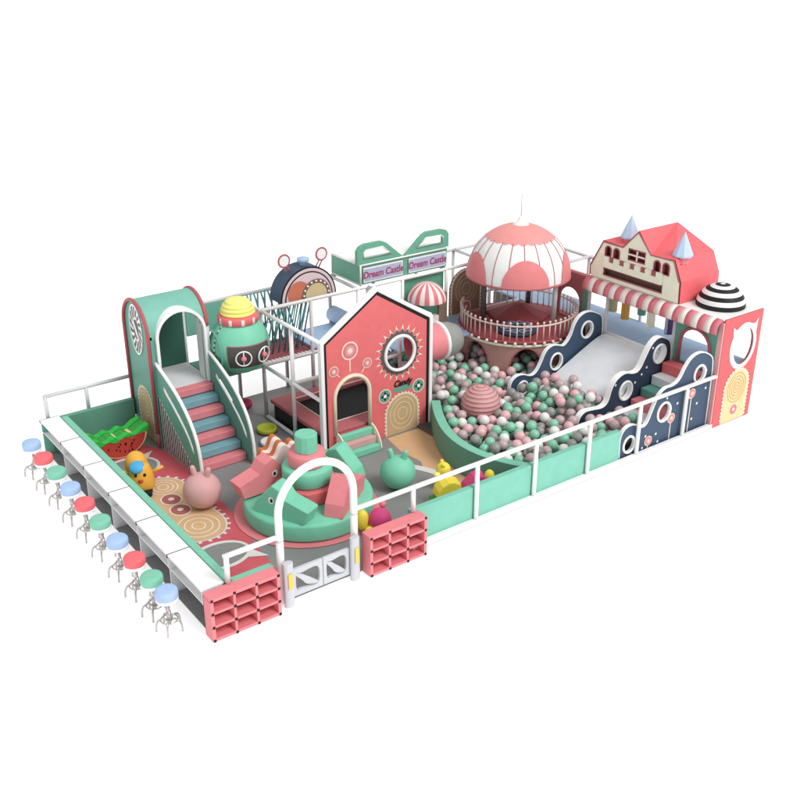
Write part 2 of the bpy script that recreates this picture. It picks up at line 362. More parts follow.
def cubby(x0, x1, lb):
    t = thing('cubby_shelf', lb, 'shelf', ((x0 + x1) / 2, -.11, 0), 'pink cubby shelves beside the gate')
    ya, yb, H = -.215, -.010, .650; q = .045; m = MB(); n = 3
    m.box(x0, x1, ya, yb, H - q, H, 'rose'); m.box(x0, x1, ya, yb, .004, q, 'rose')
    m.box(x0, x0 + q, ya, yb, q, H - q, 'rose'); m.box(x1 - q, x1, ya, yb, q, H - q, 'rose')
    cw = (x1 - x0 - q) / 3; ch = (H - q) / 3; s = .018
    for i in (1, 2): m.box(x0 + q / 2 + cw * i - s, x0 + q / 2 + cw * i + s, ya + .004, yb - .01, q, H - q, 'rose')
    for i in (1, 2):
        for k in range(3):
            m.box(x0 + cw * k + (q if k == 0 else q / 2 + s), x0 + cw * (k + 1) + (0 if k == 2 else q / 2 - s), ya + .004, yb - .01, q / 2 + ch * i - s, q / 2 + ch * i + s, 'rose')
    m.build('cabinet', t, .003)
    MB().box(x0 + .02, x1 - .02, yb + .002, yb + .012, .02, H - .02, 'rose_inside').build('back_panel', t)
    for i in range(4):
        for k in range(4):
            xx = x0 + q / 2 + cw * i; zz = q / 2 + ch * k
            MB().box(xx - .017, xx + .017, ya - .012, ya + .006, zz - .017, zz + .017, 'black').build('connector', t, .003)
cubby(-2.13, -1.13, 'pink nine hole cubby shelf at the front left corner, touching the white desk')
cubby(.30, 1.29, 'pink nine hole cubby shelf right of the gate')

# ------------------------------------------------------------------ carousel
CX, CY = .57, 1.87
t = thing('carousel', 'round mint soft play carousel with animal head seats and stacked centre', 'carousel', (CX, CY, 0))
MB().lathe([(.001, .03), (.97, .03), (1.0, .05), (1.01, .08), (1.01, .28), (1.0, .31), (.96, .33), (.001, .33)], (CX, CY, 0), 'mint_soft', 64).build('turntable', t)
MB().prism(FZ(0, CX, CY, .2), [circ(0, 0, .50, 8)], .332, .56, 'coral').build('tier', t, .02)
MB().lathe([(.001, .56), (.36, .56), (.39, .59), (.39, .80), (.37, .84), (.001, .84)], (CX, CY, 0), 'mint_soft', 40).build('tier', t)
MB().lathe([(.001, .84), (.27, .84), (.29, .87), (.29, 1.03), (.27, 1.06), (.001, 1.06)], (CX, CY, 0), 'pink_soft', 40).build('tier', t)
MB().prism(FZ(0, CX, CY, .1), [circ(0, 0, .175, 12)], 1.06, 1.35, 'mint_soft').build('tier', t, .015)
prof = [(-.42, .335), (-.36, .52), (-.05, .86), (.10, .80), (.20, .66), (.58, .56), (.50, .335), (.2, .335)]
def head(a, m, up=0.0, r=.72, turn=0, k=1.0):
    px, py = CX + r * cos(radians(a)), CY + r * sin(radians(a)); hd = radians(a + 90 + turn)
    F = FD(px, py, hd, up)
    pr_ = [(u * k, .335 + (v - .335) * (1 + .25 * (k > 1))) for u, v in prof]
    h = MB().prism(F, [pr_], -.15, .15, m).build('animal_seat', t, .025, 3)
    for s in (-1, 1):
        e = MB(); w = .152 * s
        e.flat(F, [circ(-.07, .60, .05, 20, .06)], w, 'white'); e.flat(F, [circ(-.06, .60, .024, 16, .034)], w + .003 * s, 'black'); e.build('eye', h)
head(205, 'mint_soft'); head(134, 'pink_soft', .04, .66, -42, .96); head(290, 'pink_soft', 0, .68, 16); head(15, 'mint_soft', .02, .72, 10)
# striped seat
F0 = FD(CX + .68 * cos(radians(92)), CY + .68 * sin(radians(92)), radians(175), 0)
F = lambda u, v, w: F0(u * 1.1, .335 + (v - .335) * 1.55, w * 1.15)
for k in range(4):
    w0 = -.20 + k * .10
    MB().prism(F, [smooth([(-.34, .335), (-.34, .55), (-.18, .70), (-.08, .60), (0, .74), (.12, .78), (.2, .62), (.30, .66), (.36, .5), (.34, .335)], 2)], w0, w0 + .10, 'orange' if k % 2 else 'stripe_cream').build('striped_slice', t, .01)

# ------------------------------------------------------------------ loose toys
def bighop(x, y, r, m, lb, az):
    t = thing('hopper_ball', lb, 'ball', (x, y, 0))
    def mf(i, k): return m
    MB().sphere((x, y, r + .018), r, m, 48, 24, sz=.96).build('ball_body', t)
    for s in (-1, 1):
        hx, hy = x + s * cos(az) * r * .34, y + s * sin(az) * r * .34
        zt = r + .018 + r * .86
        MB().lathe([(.046, -.05), (.045, .11), (.038, .145), (.02, .16), (.001, .163)], (hx, hy, zt), m, 16, axis=(s * cos(az) * .25, s * sin(az) * .25, 1)).build('handle', t)
bighop(-.72, 2.92, .30, 'dusty_pink', 'dusty pink hopper ball with two handles in front of the stairs', radians(-50))
bighop(2.10, 1.60, .29, 'mint_soft', 'mint green hopper ball with two handles in front of the red house', radians(-50))
# watermelon rocker

t = thing('melon_rocker', 'watermelon slice shaped rocker with green leafy top in the back left corner', 'rocker', (-1.12, 5.42, 0))
F1 = FD(-1.08, 5.46, radians(5)); F = lambda u, v, w: F1(u * .92, v * .86, w)
half = arc(0, .43, .50, 180, 360, 24, .415)
MB().prism(F, [half], -.20, .20, 'melon_cream').build('rind', t, .015)
sd = MB().prism(F, [[(u * .92, .42 + (v - .43) * .92) for u, v in half]], -.208, .208, 'melon_red')
random.seed(3)
for i in range(16):
    a = radians(random.uniform(205, 335)); r = random.uniform(.12, .38)
    sd.flat(F, [circ(r * cos(a), .42 + r * sin(a) * .9, .016, 8, .026)], .212, 'black')
sd.build('flesh', t)
wave_old = [(-.52, .47)] + [(-.52 + 1.06 * i / 24, .50 + .05 * sin(i * 1.05) - .10 * sin(pi * i / 24) + (.14 if i > 22 else 0) + (.06 if i < 2 else 0)) for i in range(25)] + [(.53, .52)]
low = [(-.52 + 1.06 * i / 24, .40 - .05 * sin(i * .9) - .05 * sin(pi * i / 24) + (.12 if i > 21 else 0)) for i in range(25)]
N_ = 60
up_ = [(-.54 + 1.08 * i / N_, .47 + .03 * sin(i * .40) + (.15 * max(0, (i - 50) / 10)) + .07 * max(0, (8 - i) / 8)) for i in range(N_ + 1)]
lo_ = [(-.54 + 1.08 * i / N_, .42 - .035 * sin(i * .36) + (.11 * max(0, (i - 50) / 10)) + .05 * max(0, (8 - i) / 8)) for i in range(N_ + 1)]
for w0, w1 in ((.10, .225), (-.225, -.10)):
    MB().prism(F, [up_ + lo_[::-1]], w0, w1, 'leaf_bright').build('leafy_top', t, .02)
MB().prism(F, [[(u, v - .02) for u, v in up_] + lo_[::-1]], -.088, .088, 'leaf').build('seat', t, .01)
# yellow rocker figure
x, y = -1.28, 3.98
t = thing('rocker_toy', 'yellow rocking toy with round blue cap behind the white bar desk', 'rocker', (x, y, 0))
ax = Vector((-.12, -.10, 1)).normalized()
MB().lathe([(.001, .02), (.15, .03), (.20, .10), (.205, .22), (.19, .34), (.15, .46), (.13, .50), (.001, .52)], (x, y, 0), 'orange_yellow', 28).build('body', t)
MB().sphere((x + .03, y + .24, .38), .185, 'orange_yellow', 28, 14, sz=1.25).build('back_hump', t)
MB().sphere((x - .07, y - .04, .475), .125, 'sky_blue', 28, 14, sz=.55, axis=(-.3, -.4, 1)).build('cap', t)
fdir = Vector((-.42, -.9, 0)).normalized(); sdv = Vector((.9, -.42, 0))
for s in (-1, 1):
    p = Vector((x, y, .38)) + fdir * .165 + sdv * .07 * s
    MB().sphere(p, .026, 'black', 12, 8).build('eye', t)
    MB().tube([Vector((x, y, .33)) + sdv * .16 * s, Vector((x, y, .42)) + sdv * .36 * s], .026, 'orange_yellow', 10).build('arm', t)
MB().sphere(Vector((x, y, .29)) + fdir * .19, .045, 'melon_red', 14, 8, sz=.6).build('mouth', t)
MB().prism(FD(x, y, math.atan2(fdir.y, fdir.x)), [smooth([(-.5, .02), (-.35, .12), (0, .06), (.26, .14), (.30, .02)], 1)], -.16, .16, 'black').build('rocker_base', t, .01)
# small toys near the right cubby
t = thing('ride_on_toy', 'magenta and yellow ride-on toy between the carousel and right cubby shelf', 'toy', (1.02, .72, 0))
MB().sphere((1.08, .66, .25), .175, 'magenta', 28, 14).build('body', t)
MB().sphere((.86, .80, .24), .10, 'yellow', 24, 12, sz=1.7).build('backrest', t)
MB().sphere((.90, .66, .10), .09, 'yellow', 20, 10).build('wheel', t); MB().sphere((1.26, .52, .10), .09, 'yellow', 20, 10).build('wheel', t)
MB().sphere((1.22, .78, .40), .055, 'pink_soft', 18, 10).build('handle', t)
t = thing('ride_on_toy', 'yellow ride-on toy with green base and pink seat behind the front fence', 'toy', (2.55, .62, 0))
MB().prism(FD(2.5, .62, radians(-20)), [[(-.34, .02), (.30, .02), (.36, .12), (0, .2), (-.40, .16)]], -.16, .16, 'leaf').build('base', t, .02)
MB().prism(FD(2.5, .62, radians(-20)), [smooth([(-.36, .2), (-.05, .17), (.1, .42), (-.1, .52), (-.3, .42)], 1)], -.13, .13, 'yellow').build('body', t, .02)
MB().prism(FD(2.85, .60, radians(-20)), [smooth([(-.25, .06), (.15, .06), (.22, .42), (.05, .5), (-.2, .25)], 1)], -.13, .13, 'magenta').build('seat', t, .02)
MB().sphere((3.05, .45, .44), .08, 'yellow', 18, 10, sz=1.3).build('handle', t)
m = MB(); hx, hy, hz = 2.66, 1.16, .36
t = thing('animal_toy', 'small yellow animal toy with round head on the tan floor', 'toy', (hx, hy, 0))
MB().lathe([(.001, .02), (.10, .03), (.11, .12), (.08, .26), (.001, .30)], (hx, hy, 0), 'yellow', 20).build('body', t)
MB().sphere((hx + .03, hy, hz), .12, 'yellow', 24, 12).build('head', t)
MB().sphere((hx - .12, hy - .02, hz - .05), .06, 'lemon', 18, 10, sz=.8).build('snout', t)
MB().sphere((hx + .05, hy + .07, hz + .11), .035, 'yellow', 12, 8).build('ear', t); MB().sphere((hx - .02, hy - .06, hz + .11), .035, 'yellow', 12, 8).build('ear', t)
for (x, y, r, h, m_, in_, lb) in ((1.40, 4.66, .185, .10, 'lime', 'lime', 'round lime yellow basin on the floor behind the stairs'), (1.19, 4.16, .18, .09, 'desk_grey', 'desk_grey', 'round pale grey basin with a blue toy behind the carousel'), (1.57, 5.85, .16, .12, 'crimson', 'crimson', 'small crimson basin far behind the stairs')):
    t = thing('basin', lb, 'basin', (x, y, 0), 'basins on the floor')
    MB().lathe([(.001, .02), (r * .8, .02), (r, .05), (r, h), (r * .95, h + .02), (r * .80, h + .01), (r * .72, .06), (r * .3, .05), (.001, .05)], (x, y, 0), m_, 32).build('bowl', t)
    if m_ == 'lime': MB().lathe([(r * .86, .016), (r * .99, .03), (r * 1.01, .048)], (x, y, 0), 'melon_red', 32).build('foot', t)
MB().prism(FZ(.07, 1.19, 4.16, .6), [smooth([(-.12, -.02), (.02, -.05), (.12, .02), (.06, .05), (.0, .02), (-.1, .04)], 1)], 0, .05, 'glove_blue').build('fish_toy', bevel=.006, label='small blue fish toy lying in the pale grey basin', category='toy')

# ------------------------------------------------------------------ stairs and arch tower (left)
xL, xR, yA, yB = -.36, .62, 5.2, 6.22
t = thing('play_staircase', 'wide soft staircase of pink and teal steps leading to the green arch', 'stairs', (.13, 4.5, 0))
nst = 7; yf = 3.92
for i in range(nst):
    z1 = 1.07 * (i + 1) / nst; ya = yf + (yA - yf) * i / nst
    MB().box(xL + .03, xR - .03, ya, yA - .004 - .001 * i, 1.07 * i / nst + .0185, z1 - .001, 'teal_step' if i % 2 else 'coral_dark' if False else ('pink_soft' if i % 2 == 0 else 'teal_step')).build('step', t, .012)
top = [(5.18, 1.62), (4.75, 1.47), (4.35, 1.29), (4.02, 1.05), (3.80, .78), (3.70, .48), (3.68, .22), (3.72, .03)]
side = smooth([(5.18, 1.62), (4.75, 1.47), (4.35, 1.29), (4.02, 1.05), (3.80, .78), (3.70, .48), (3.68, .22)], 1, False) + [(3.72, .02)]
slot = smooth([(4.92, 1.30), (4.80, 1.27), (4.25, .95), (3.92, .60), (3.86, .42), (3.92, .42), (4.10, .68), (4.55, 1.0), (4.92, 1.20)], 1)
for (xx, w, lb) in ((xL, 0, 'left side panel with black and white stripes'), (xR, 1, 'right side panel')):
    m = MB(); F = FX(xx)
    m.prism(F, [[(5.18, .02)] + side, slot], -.02, .02, 'mint_deep')
    if w == 0:
        m.flat(F, [[(5.18, .02), (5.18, 1.05), (3.86, .08), (3.86, .02)]], .023, 'white')
        k = 0; yy = 3.88
        while yy < 5.14:
            zt = .08 + (yy - 3.86) * .97 / 1.32
            m.flat(F, [[(yy, .03), (yy + .044, .03), (yy + .044, zt + .01), (yy, zt - .01)]], .026, 'black'); yy += .078
    p = m.build('side_panel', t, 0)
    p['label'] = lb
    e = MB(); pts = [(xx, a, b) for a, b in side]; e.tube(pts, .03, 'white_pipe', 10); e.build('white_edge', p)
    e = MB(); e.tube([(xx, a, b) for a, b in slot], .016, 'white_pipe', 8, closed=True); e.build('slot_trim', p)
t = thing('arch_tower', 'green barrel roofed tunnel tower with pink rims and a swirl print', 'play tower', (.13, 5.7, 0))
R_ = .53; yc = (yA + yB) / 2 + .0; zc = 2.08
ry = (yB - yA) / 2
endp = [(yA, .02)] + [(yc - ry * cos(radians(a)), zc + R_ * sin(radians(a))) for a in range(0, 181, 8)] + [(yB, .02)]
def swirl(m, F, cu, cv, ru, rv, w):
    m.flat(F, [circ(cu, cv, ru, 40, rv)], w, 'white')
    N = 15
    for k in range(N):
        a = 2 * pi * k / N; q = []
        for s_i, da in [(i, 0) for i in range(6)] + [(i, .21) for i in range(5, -1, -1)]:
            rr = .50 + .44 * s_i / 5; aa = a + .22 * s_i / 5 + da
            q.append((cu + ru * rr * cos(aa), cv + rv * rr * sin(aa)))
        m.flat(F, [q], w + .004, 'charcoal')
    m.flat(F, [circ(cu, cv, ru * .40, 24, rv * .40)], w + .007, 'charcoal')
    m.flat(F, [smooth([(cu + ru * .42, cv + rv * .30), (cu + ru * .30, cv + rv * .42), (cu - ru * .1, cv + rv * .05), (cu - ru * .42, cv - rv * .28), (cu - ru * .30, cv - rv * .42), (cu + ru * .12, cv - rv * .06)], 1)], w + .010, 'white')
m = MB(); F = FX(-.42)
m.prism(F, [endp], -.05, .0, 'mint_deep')  # duller green than the barrel roof: the side's shade is put into the colour
p = m.build('end_wall', t); p['label'] = 'end wall with a grey swirl and a cookie print'
m = MB(); ring(m, F, 5.72, 2.08, .26, .02, .016, 'white', 40, .46); swirl(m, F, 5.72, 2.08, .25, .45, .004); m.build('swirl_print', p, merge=False)
m = MB(); cookie_door(m, F, 5.68, .05, .60, .98, 'tan', 'tan_line', w0=.004); m.build('cookie_print', p, merge=False)
rim = [(yA, .3)] + endp[1:-1] + [(yB, .3)]
MB().tube([(-.44, a, b) for a, b in rim], .032, 'coral_dark', 10).build('end_rim', t)
MB().tube([(.645, a, b) for a, b in rim[1:-1]], .036, 'coral_dark', 10).build('end_rim', t)
MB().tube([(-.44, yA, .05), (-.44, yA, .3)], .032, 'coral_dark', 10).build('corner_trim', t)
# barrel shell with the doorway cut in its front
m = MB(); na = 30; prev = None
xd0, xd1 = -.27, .56; rd = (xd1 - xd0) / 2; xcd = (xd0 + xd1) / 2; zd = 2.02
def shell_pt(a): return (yc - ry * cos(radians(a)), zc + R_ * sin(radians(a)))
xsN = 44
def inside_door(x, zz):
    if x < xd0 or x > xd1: return False
    return zz < zd or (x - xcd) ** 2 + (zz - zd) ** 2 < rd * rd
grid_x = [-.42 + 1.07 * i / xsN for i in range(xsN + 1)]
rows = [(yA, 1.09 + (zc - 1.09) * i / 24) for i in range(25)] + [shell_pt(a) for a in range(3, 181, 3)]
for j in range(len(rows) - 1):
    for i in range(xsN):
        xm = (grid_x[i] + grid_x[i + 1]) / 2; ym = (rows[j][0] + rows[j + 1][0]) / 2; zm = (rows[j][1] + rows[j + 1][1]) / 2
        if ym < yc and inside_door(xm, zm): continue
        m.add([(grid_x[i], *rows[j]), (grid_x[i + 1], *rows[j]), (grid_x[i + 1], *rows[j + 1]), (grid_x[i], *rows[j + 1])], [(0, 1, 2, 3)], 'arch_green', True)
o = m.build('barrel_roof', t); sm_ = o.modifiers.new('Solid', 'SOLIDIFY'); sm_.thickness = .03; sm_.offset = -1
# portal ring: a white hood standing out of the curved roof
m = MB(); F = FY(yA - .03)
ho = [(xd0 - .05, 1.07)] + arc(xcd, zd, rd + .05, 180, 0, 28) + [(xd1 + .05, 1.07)]
hi = [(xd0, 1.07)] + arc(xcd, zd, rd, 180, 0, 28) + [(xd1, 1.07)]
m.prism(F, [ho + hi[::-1]], -.30, .03, 'white_pipe'); m.build('portal', t, .006)
MB().box(-.36, .64, yA, yB - .05, 1.03, 1.072, 'desk_grey').build('platform', t)
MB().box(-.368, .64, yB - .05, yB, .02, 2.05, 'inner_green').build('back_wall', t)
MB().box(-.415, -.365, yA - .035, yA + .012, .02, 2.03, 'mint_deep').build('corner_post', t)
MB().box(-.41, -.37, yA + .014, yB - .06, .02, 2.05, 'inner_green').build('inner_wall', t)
for yy in (yA + .02, yB - .02):
    MB().tube([(.655, yy, .02), (.655, yy, 2.08)], .036, 'grey_pipe', 12).build('post', t)

# ------------------------------------------------------------------ gumball pod
gx, gy, gz, gr = 1.21, 5.12, 1.64, .535
t = thing('gumball_pod', 'round green gumball machine pod with red collar and yellow ice cream top', 'play pod', (gx, gy, gz - gr))
MB().sphere((gx, gy, gz), gr, 'mint_soft', 56, 28).build('body', t)
m = MB(); N = 40
m.lathe([(.33, .42), (.355, .435), (.355, .545), (.33, .565), (.001, .57)], (gx, gy, gz), 'coral', N, mf=lambda i, k: 'stripe_cream' if (i == 1 and k % 4 == 0) else 'coral'); m.build('collar', t)
pf = []
for i in range(4):
    for s in range(7):
        zz = (i + s / 6) / 4 * .27; r0 = .30 * math.sqrt(max(.02, 1 - (zz / .31) ** 2))
        pf.append((r0 - .012 + .022 * sin(pi * s / 6), .565 + zz))
pf += [(.06, .86), (.001, .865)]
MB().lathe([(.001, .556)] + pf, (gx, gy, gz), 'lemon', 40).build('ice_cream_top', t)
cam_a = math.atan2(-9.94 - gy, -6.35 - gx)
def on_sphere(az, el, r=gr): return (gx + r * cos(el) * cos(az), gy + r * cos(el) * sin(az), gz + r * sin(el))
m = MB(); A0, A1, E0, E1 = cam_a - .42, cam_a + 1.12, -.56, .22
def patch(m, a0, a1, e0, e1, r, mt, n=20, k=8):
    vs = [on_sphere(a0 + (a1 - a0) * i / n, e0 + (e1 - e0) * j / k, r) for j in range(k + 1) for i in range(n + 1)]
    m.add(vs, [(j * (n + 1) + i, j * (n + 1) + i + 1, (j + 1) * (n + 1) + i + 1, (j + 1) * (n + 1) + i) for j in range(k) for i in range(n)], mt, True)
patch(m, A0 - .03, A1 + .03, E0 - .03, E1 + .03, gr + .004, 'rose_dark'); p = m.build('panel_border', t)
m = MB(); patch(m, A0, A1, E0, E1, gr + .008, 'dark_grey'); cp = m.build('control_panel', t)
for k, az in enumerate((cam_a + .09, cam_a + .80)):
    c = Vector(on_sphere(az, -.14, gr + .035)); nrm = (c - Vector((gx, gy, gz))).normalized(); uu = Vector((-sin(az), cos(az), 0)); vv = nrm.cross(uu)
    w = MB(); w.tube([c + uu * .135 * cos(2 * pi * i / 30) + vv * .14 * sin(2 * pi * i / 30) for i in range(30)], .013, 'white', 8, closed=True)
    w.tube([c + vv * .13, c - vv * .13], .01, 'white', 8)
    w = w.build('steering_wheel', t); MB().sphere(c + nrm * .01, .05, 'rose', 20, 10).build('hub', w)
m = MB()
az = cam_a - .95
for i in range(22):
    e0 = -.9 + 1.8 * i / 22
    patch(m, az - .05, az + .02, e0, e0 + .055, gr + .008, 'stripe_cream' if i % 2 else 'dark_grey', 2, 2)
m.build('zigzag_seam', t)
MB().lathe([(.36, 0), (.40, .10)], (gx - .42, gy + .10, gz - .05), 'mint_deep', 32, axis=(-1, 0, 0)).build('tunnel_sleeve', t)
MB().box(gx - .55, gx + .5, gy + .08, gy + 1.0, 1.02, 1.07, 'mint_deep').build('support_floor', t)

# ------------------------------------------------------------------ climbing frame
GX = [1.70, 2.75, 3.80, 4.85, 5.95, 6.95, 8.0]
t = thing('climbing_frame', 'white steel pipe frame holding the back row of play platforms', 'frame', (1.7, 5.2, 0))
ZT = 2.12
def pipe(a, b, n='beam', r=.036, m='white_pipe', par=None):
    if par is not None: m = 'shaded_white_pipe'
    MB().tube([a, b], r, m, 12).build(n, par or t)
for x in GX:
    if x not in (8.0,): pipe((x, 5.2, .02), (x, 5.2, ZT), 'post', m='grey_pipe' if x < 3 else 'white_pipe')
    pipe((x, 6.2, .02), (x, 6.2, ZT), 'post', m='grey_pipe' if x < 5 else 'shaded_white_pipe')
pipe((1.66, 5.2, ZT), (8.0, 5.2, ZT)); pipe((1.66, 6.2, ZT), (9.05, 6.2, ZT), m='shaded_white_pipe'); pipe((.68, 6.2, ZT), (1.66, 6.2, ZT), m='shaded_white_pipe')
pipe((1.70, 5.2, 1.07), (3.80, 5.2, 1.07), m='grey_pipe'); pipe((4.85, 5.2, 1.07), (8.0, 5.2, 1.07), m='grey_pipe')
for x in (1.70, 3.80, 5.95, 6.95): pipe((x, 5.24, ZT), (x, 6.16, ZT), m='shaded_white_pipe')
pipe((1.70, 3.24, ZT), (1.70, 5.16, ZT)); pipe((1.70, 4.15, .02), (1.70, 4.15, ZT - .03), 'post'); pipe((1.70, 3.24, 1.07), (1.70, 5.16, 1.07))
pipe((1.70, 4.2, .05), (1.70, 5.16, .05)); 
pipe((4.02, 3.24, ZT), (4.02, 5.16, ZT)); pipe((4.02, 4.15, .4), (4.02, 4.15, ZT), 'post'); pipe((1.74, 4.15, 1.07), (3.98, 4.15, 1.07)); pipe((4.02, 5.2, .02), (4.02, 5.2, ZT), 'post')
pipe((.655, 6.2, .02), (.655, 6.2, 1.0), 'post', m='grey_pipe')
# right back upper frame
t2 = thing('upper_frame', 'white pipe frame behind the umbrella tower', 'frame', (8.9, 4.15, 0))
pipe((8.95, 4.15, 1.07), (8.95, 4.15, 2.1), 'post', par=t2); pipe((8.95, 3.25, 2.1), (8.95, 6.16, 2.1), par=t2); pipe((8.0, 4.15, 2.1), (9.05, 4.15, 2.1), par=t2)
pipe((8.0, 4.15, .02), (8.0, 4.15, 1.9), 'post', par=t2); 
# platforms
MB().box(1.72, 3.78, 5.24, 6.16, 1.085, 1.10, 'net_red').build('net_floor', label='dark red net floor behind the gumball pod', category='net floor')
m = MB()
for i in range(26): m.box(1.76 + i * .04, 1.785 + i * .04, 5.18, 5.235, 1.10, 1.112 + .012 * (i % 2), 'tile_white')
m.build('lace_trim', label='white scalloped trim on the edge of the red net floor', category='trim', bevel=0)
MB().box(2.80, 4.9, 5.26, 6.18, 1.105, 1.16, 'blue_soft').build('soft_mat', bevel=.01, label='pale blue soft mat on the back platform behind the red house', category='mat')
t = thing('foam_roller', 'pale blue padded roller on the back platform', 'roller', (3.75, 6.0, 1.16))
m = MB(); m.lathe([(.001, 0), (.15, 0), (.16, .01), (.16, .99), (.15, 1.0), (.001, 1.0)], (3.85, 5.2, 1.34), 'blue_soft', 28, axis=(0, 1, 0)); m.build('roller_pad', t)
m = MB(); m.lathe([(.163, .3), (.166, .31), (.166, .5), (.163, .51)], (3.85, 5.2, 1.34), 'lavender', 28, axis=(0, 1, 0)); m.build('band', t)
t = thing('rope_net', 'teal crisscross rope net hanging between the gumball pod and the clock', 'rope net', (2.2, 5.6, 1.1))
random.seed(5)
for k in range(11):
    x0 = 1.82 + k * .085
    MB().tube([(x0 + .10, 5.24, ZT), (x0 - .02 + .05 * (k % 3), 5.5, 1.12)], .016, 'teal_rope', 6).build('rope', t)
for k in range(13):
    x0 = 1.80 + k * .075
    MB().tube([(x0 + (.16 if k % 2 else 0), 6.18, ZT), (x0 + (0 if k % 2 else .16), 5.95, 1.12)], .018, 'teal_rope', 6).build('rope', t)
for (a, b, c) in ((2.62, 2.42, 0), (2.74, 2.55, 0), (2.50, 2.33, 0)):
    MB().tube([(a, 5.3, ZT - .02), (b, 5.4, 1.12)], .012, 'teal_rope', 6).build('rope', t)
for zz in (1.5, 1.8): MB().tube([(1.8, 6.1, zz), (2.75, 6.1, zz)], .010, 'teal_rope', 6).build('rope', t)
MB().box(.70, 1.72, 6.17, 6.23, 1.55, 2.10, 'arch_green').build('green_board', bevel=.008, label='green back board above the floor behind the gumball pod', category='board')

# clock
t = thing('clock_arch', 'half round alarm clock shaped panel with navy rim and two loop bells', 'clock', (2.80, 5.5, 2.1))
cxk, czk = 2.80, 2.10; F = FY(5.34)
rk = .60
hs = lambda r: arc(cxk, czk, r, 180, 0, 36)
MB().prism(F, [hs(rk)], -.40, 0, 'navy', 'navy').build('drum', t)
m = MB()
m.flat(F, [hs(rk)], .004, 'black'); m.flat(F, [hs(rk - .03)], .008, 'clock_face'); m.flat(F, [hs(rk - .085)], .012, 'black'); m.flat(F, [hs(rk - .11)], .016, 'clock_face')
m.flat(F, [arc(2.58, 2.23, .235, -33, 213, 30)], .020, 'clock_orange')
m.flat(F, [arc(2.95, 2.14, .31, -7, 187, 30)], .024, 'clock_brown'); m.flat(F, [arc(2.95, 2.14, .23, -9, 189, 30)], .028, 'clock_tan')
m.build('dial', t, merge=False)
for k in range(9):
    a = radians(5 + k * 170 / 8)
    MB().sphere((2.95 + .27 * cos(a), 5.34 - .03, 2.14 + .27 * sin(a)), .021, 'white', 12, 8).build('bulb', t)
for s in (-1, 1):
    cxx = cxk + s * .40; cz_ = czk + .74; b = MB()
    b.tube([(cxx + .115 * cos(2 * pi * i / 24), 5.5, cz_ + .115 * sin(2 * pi * i / 24)) for i in range(24)], .018, 'rose_dark', 8, closed=True)
    b.prism(FY(5.5), [circ(cxx, cz_, .10)], -.008, .008, 'white')
    b.tube([(cxx - s * .05, 5.5, cz_ - .10), (cxx - s * .14, 5.5, cz_ - .24)], .014, 'rose_dark', 8); b.tube([(cxx - s * .01 + .03 * s, 5.5, cz_ - .11), (cxx - s * .09 + .02 * s, 5.5, cz_ - .25)], .014, 'rose_dark', 8)
    b.build('bell', t)
MB().lathe([(.001, .56), (.06, .58), (.06, .64), (.11, .66), (.12, .70), (.11, .72), (.001, .73)], (cxk, 5.5, czk + .01), 'blue_soft', 24).build('knob', t)

# sign box
t = thing('sign_box', 'green rooftop sign box reading Dream Castle twice with two handles', 'sign', (4.92, 5.7, 2.15))
x0, x1, za, zb = 3.87, 5.97, 2.17, 2.56
MB().box(x0, x1, 5.22, 6.2, za, zb, 'sign_green').build('box', t)
m = MB(); m.box(x0 + .02, x1 - .02, 5.30, 6.18, zb + .002, zb + .012, 'tile_white'); m.build('top_cover', t)
m = MB()
for a, b in (((x0, 5.2, za), (x0, 5.2, zb)), ((x0, 5.2, zb), (x1, 5.2, zb)), ((x0, 5.2, zb), (x0, 6.2, zb)), ((x0, 6.2, za), (x0, 6.2, zb)), ((x0, 5.2, za), (x0, 6.2, za))): m.tube([a, b], .018, 'white_pipe', 8)
m.build('edge_trim', t)
F = FY(5.2)
for k, (a, b) in enumerate(((3.95, 4.83), (5.02, 5.90))):
    s = MB(); s.fbox(F, a - .02, b + .02, 2.21, 2.50, 0.0, .012, 'white'); s.fbox(F, a, b, 2.235, 2.475, .012, .016, 'lavender'); s = s.build('name_board', t)
    text('Dream Castle', .185, F, (a + b) / 2, 2.352, .021, 'maroon', 'lettering', s, .0042, .08, .90)
ho = [(3.80, 2.58), (3.80, 2.84), (3.86, 2.92), (3.98, 2.96), (4.36, 2.96), (4.46, 2.92), (4.86, 2.58)]
hh = [(3.95, 2.68), (3.95, 2.80), (4.0, 2.84), (4.38, 2.85), (4.60, 2.68)]
for mir in (0, 1):
    fm = (lambda p: p) if not mir else (lambda p: (9.80 - p[0] - .0, p[1]))
    hp = MB().prism(F, [[fm(p) for p in ho], [fm(p) for p in hh]], -.08, .0, 'sign_green').build('handle', t, .01)
    MB().tube([F(*fm(p), .002) for p in hh], .012, 'white_pipe', 8, closed=True).build('white_edge', hp)
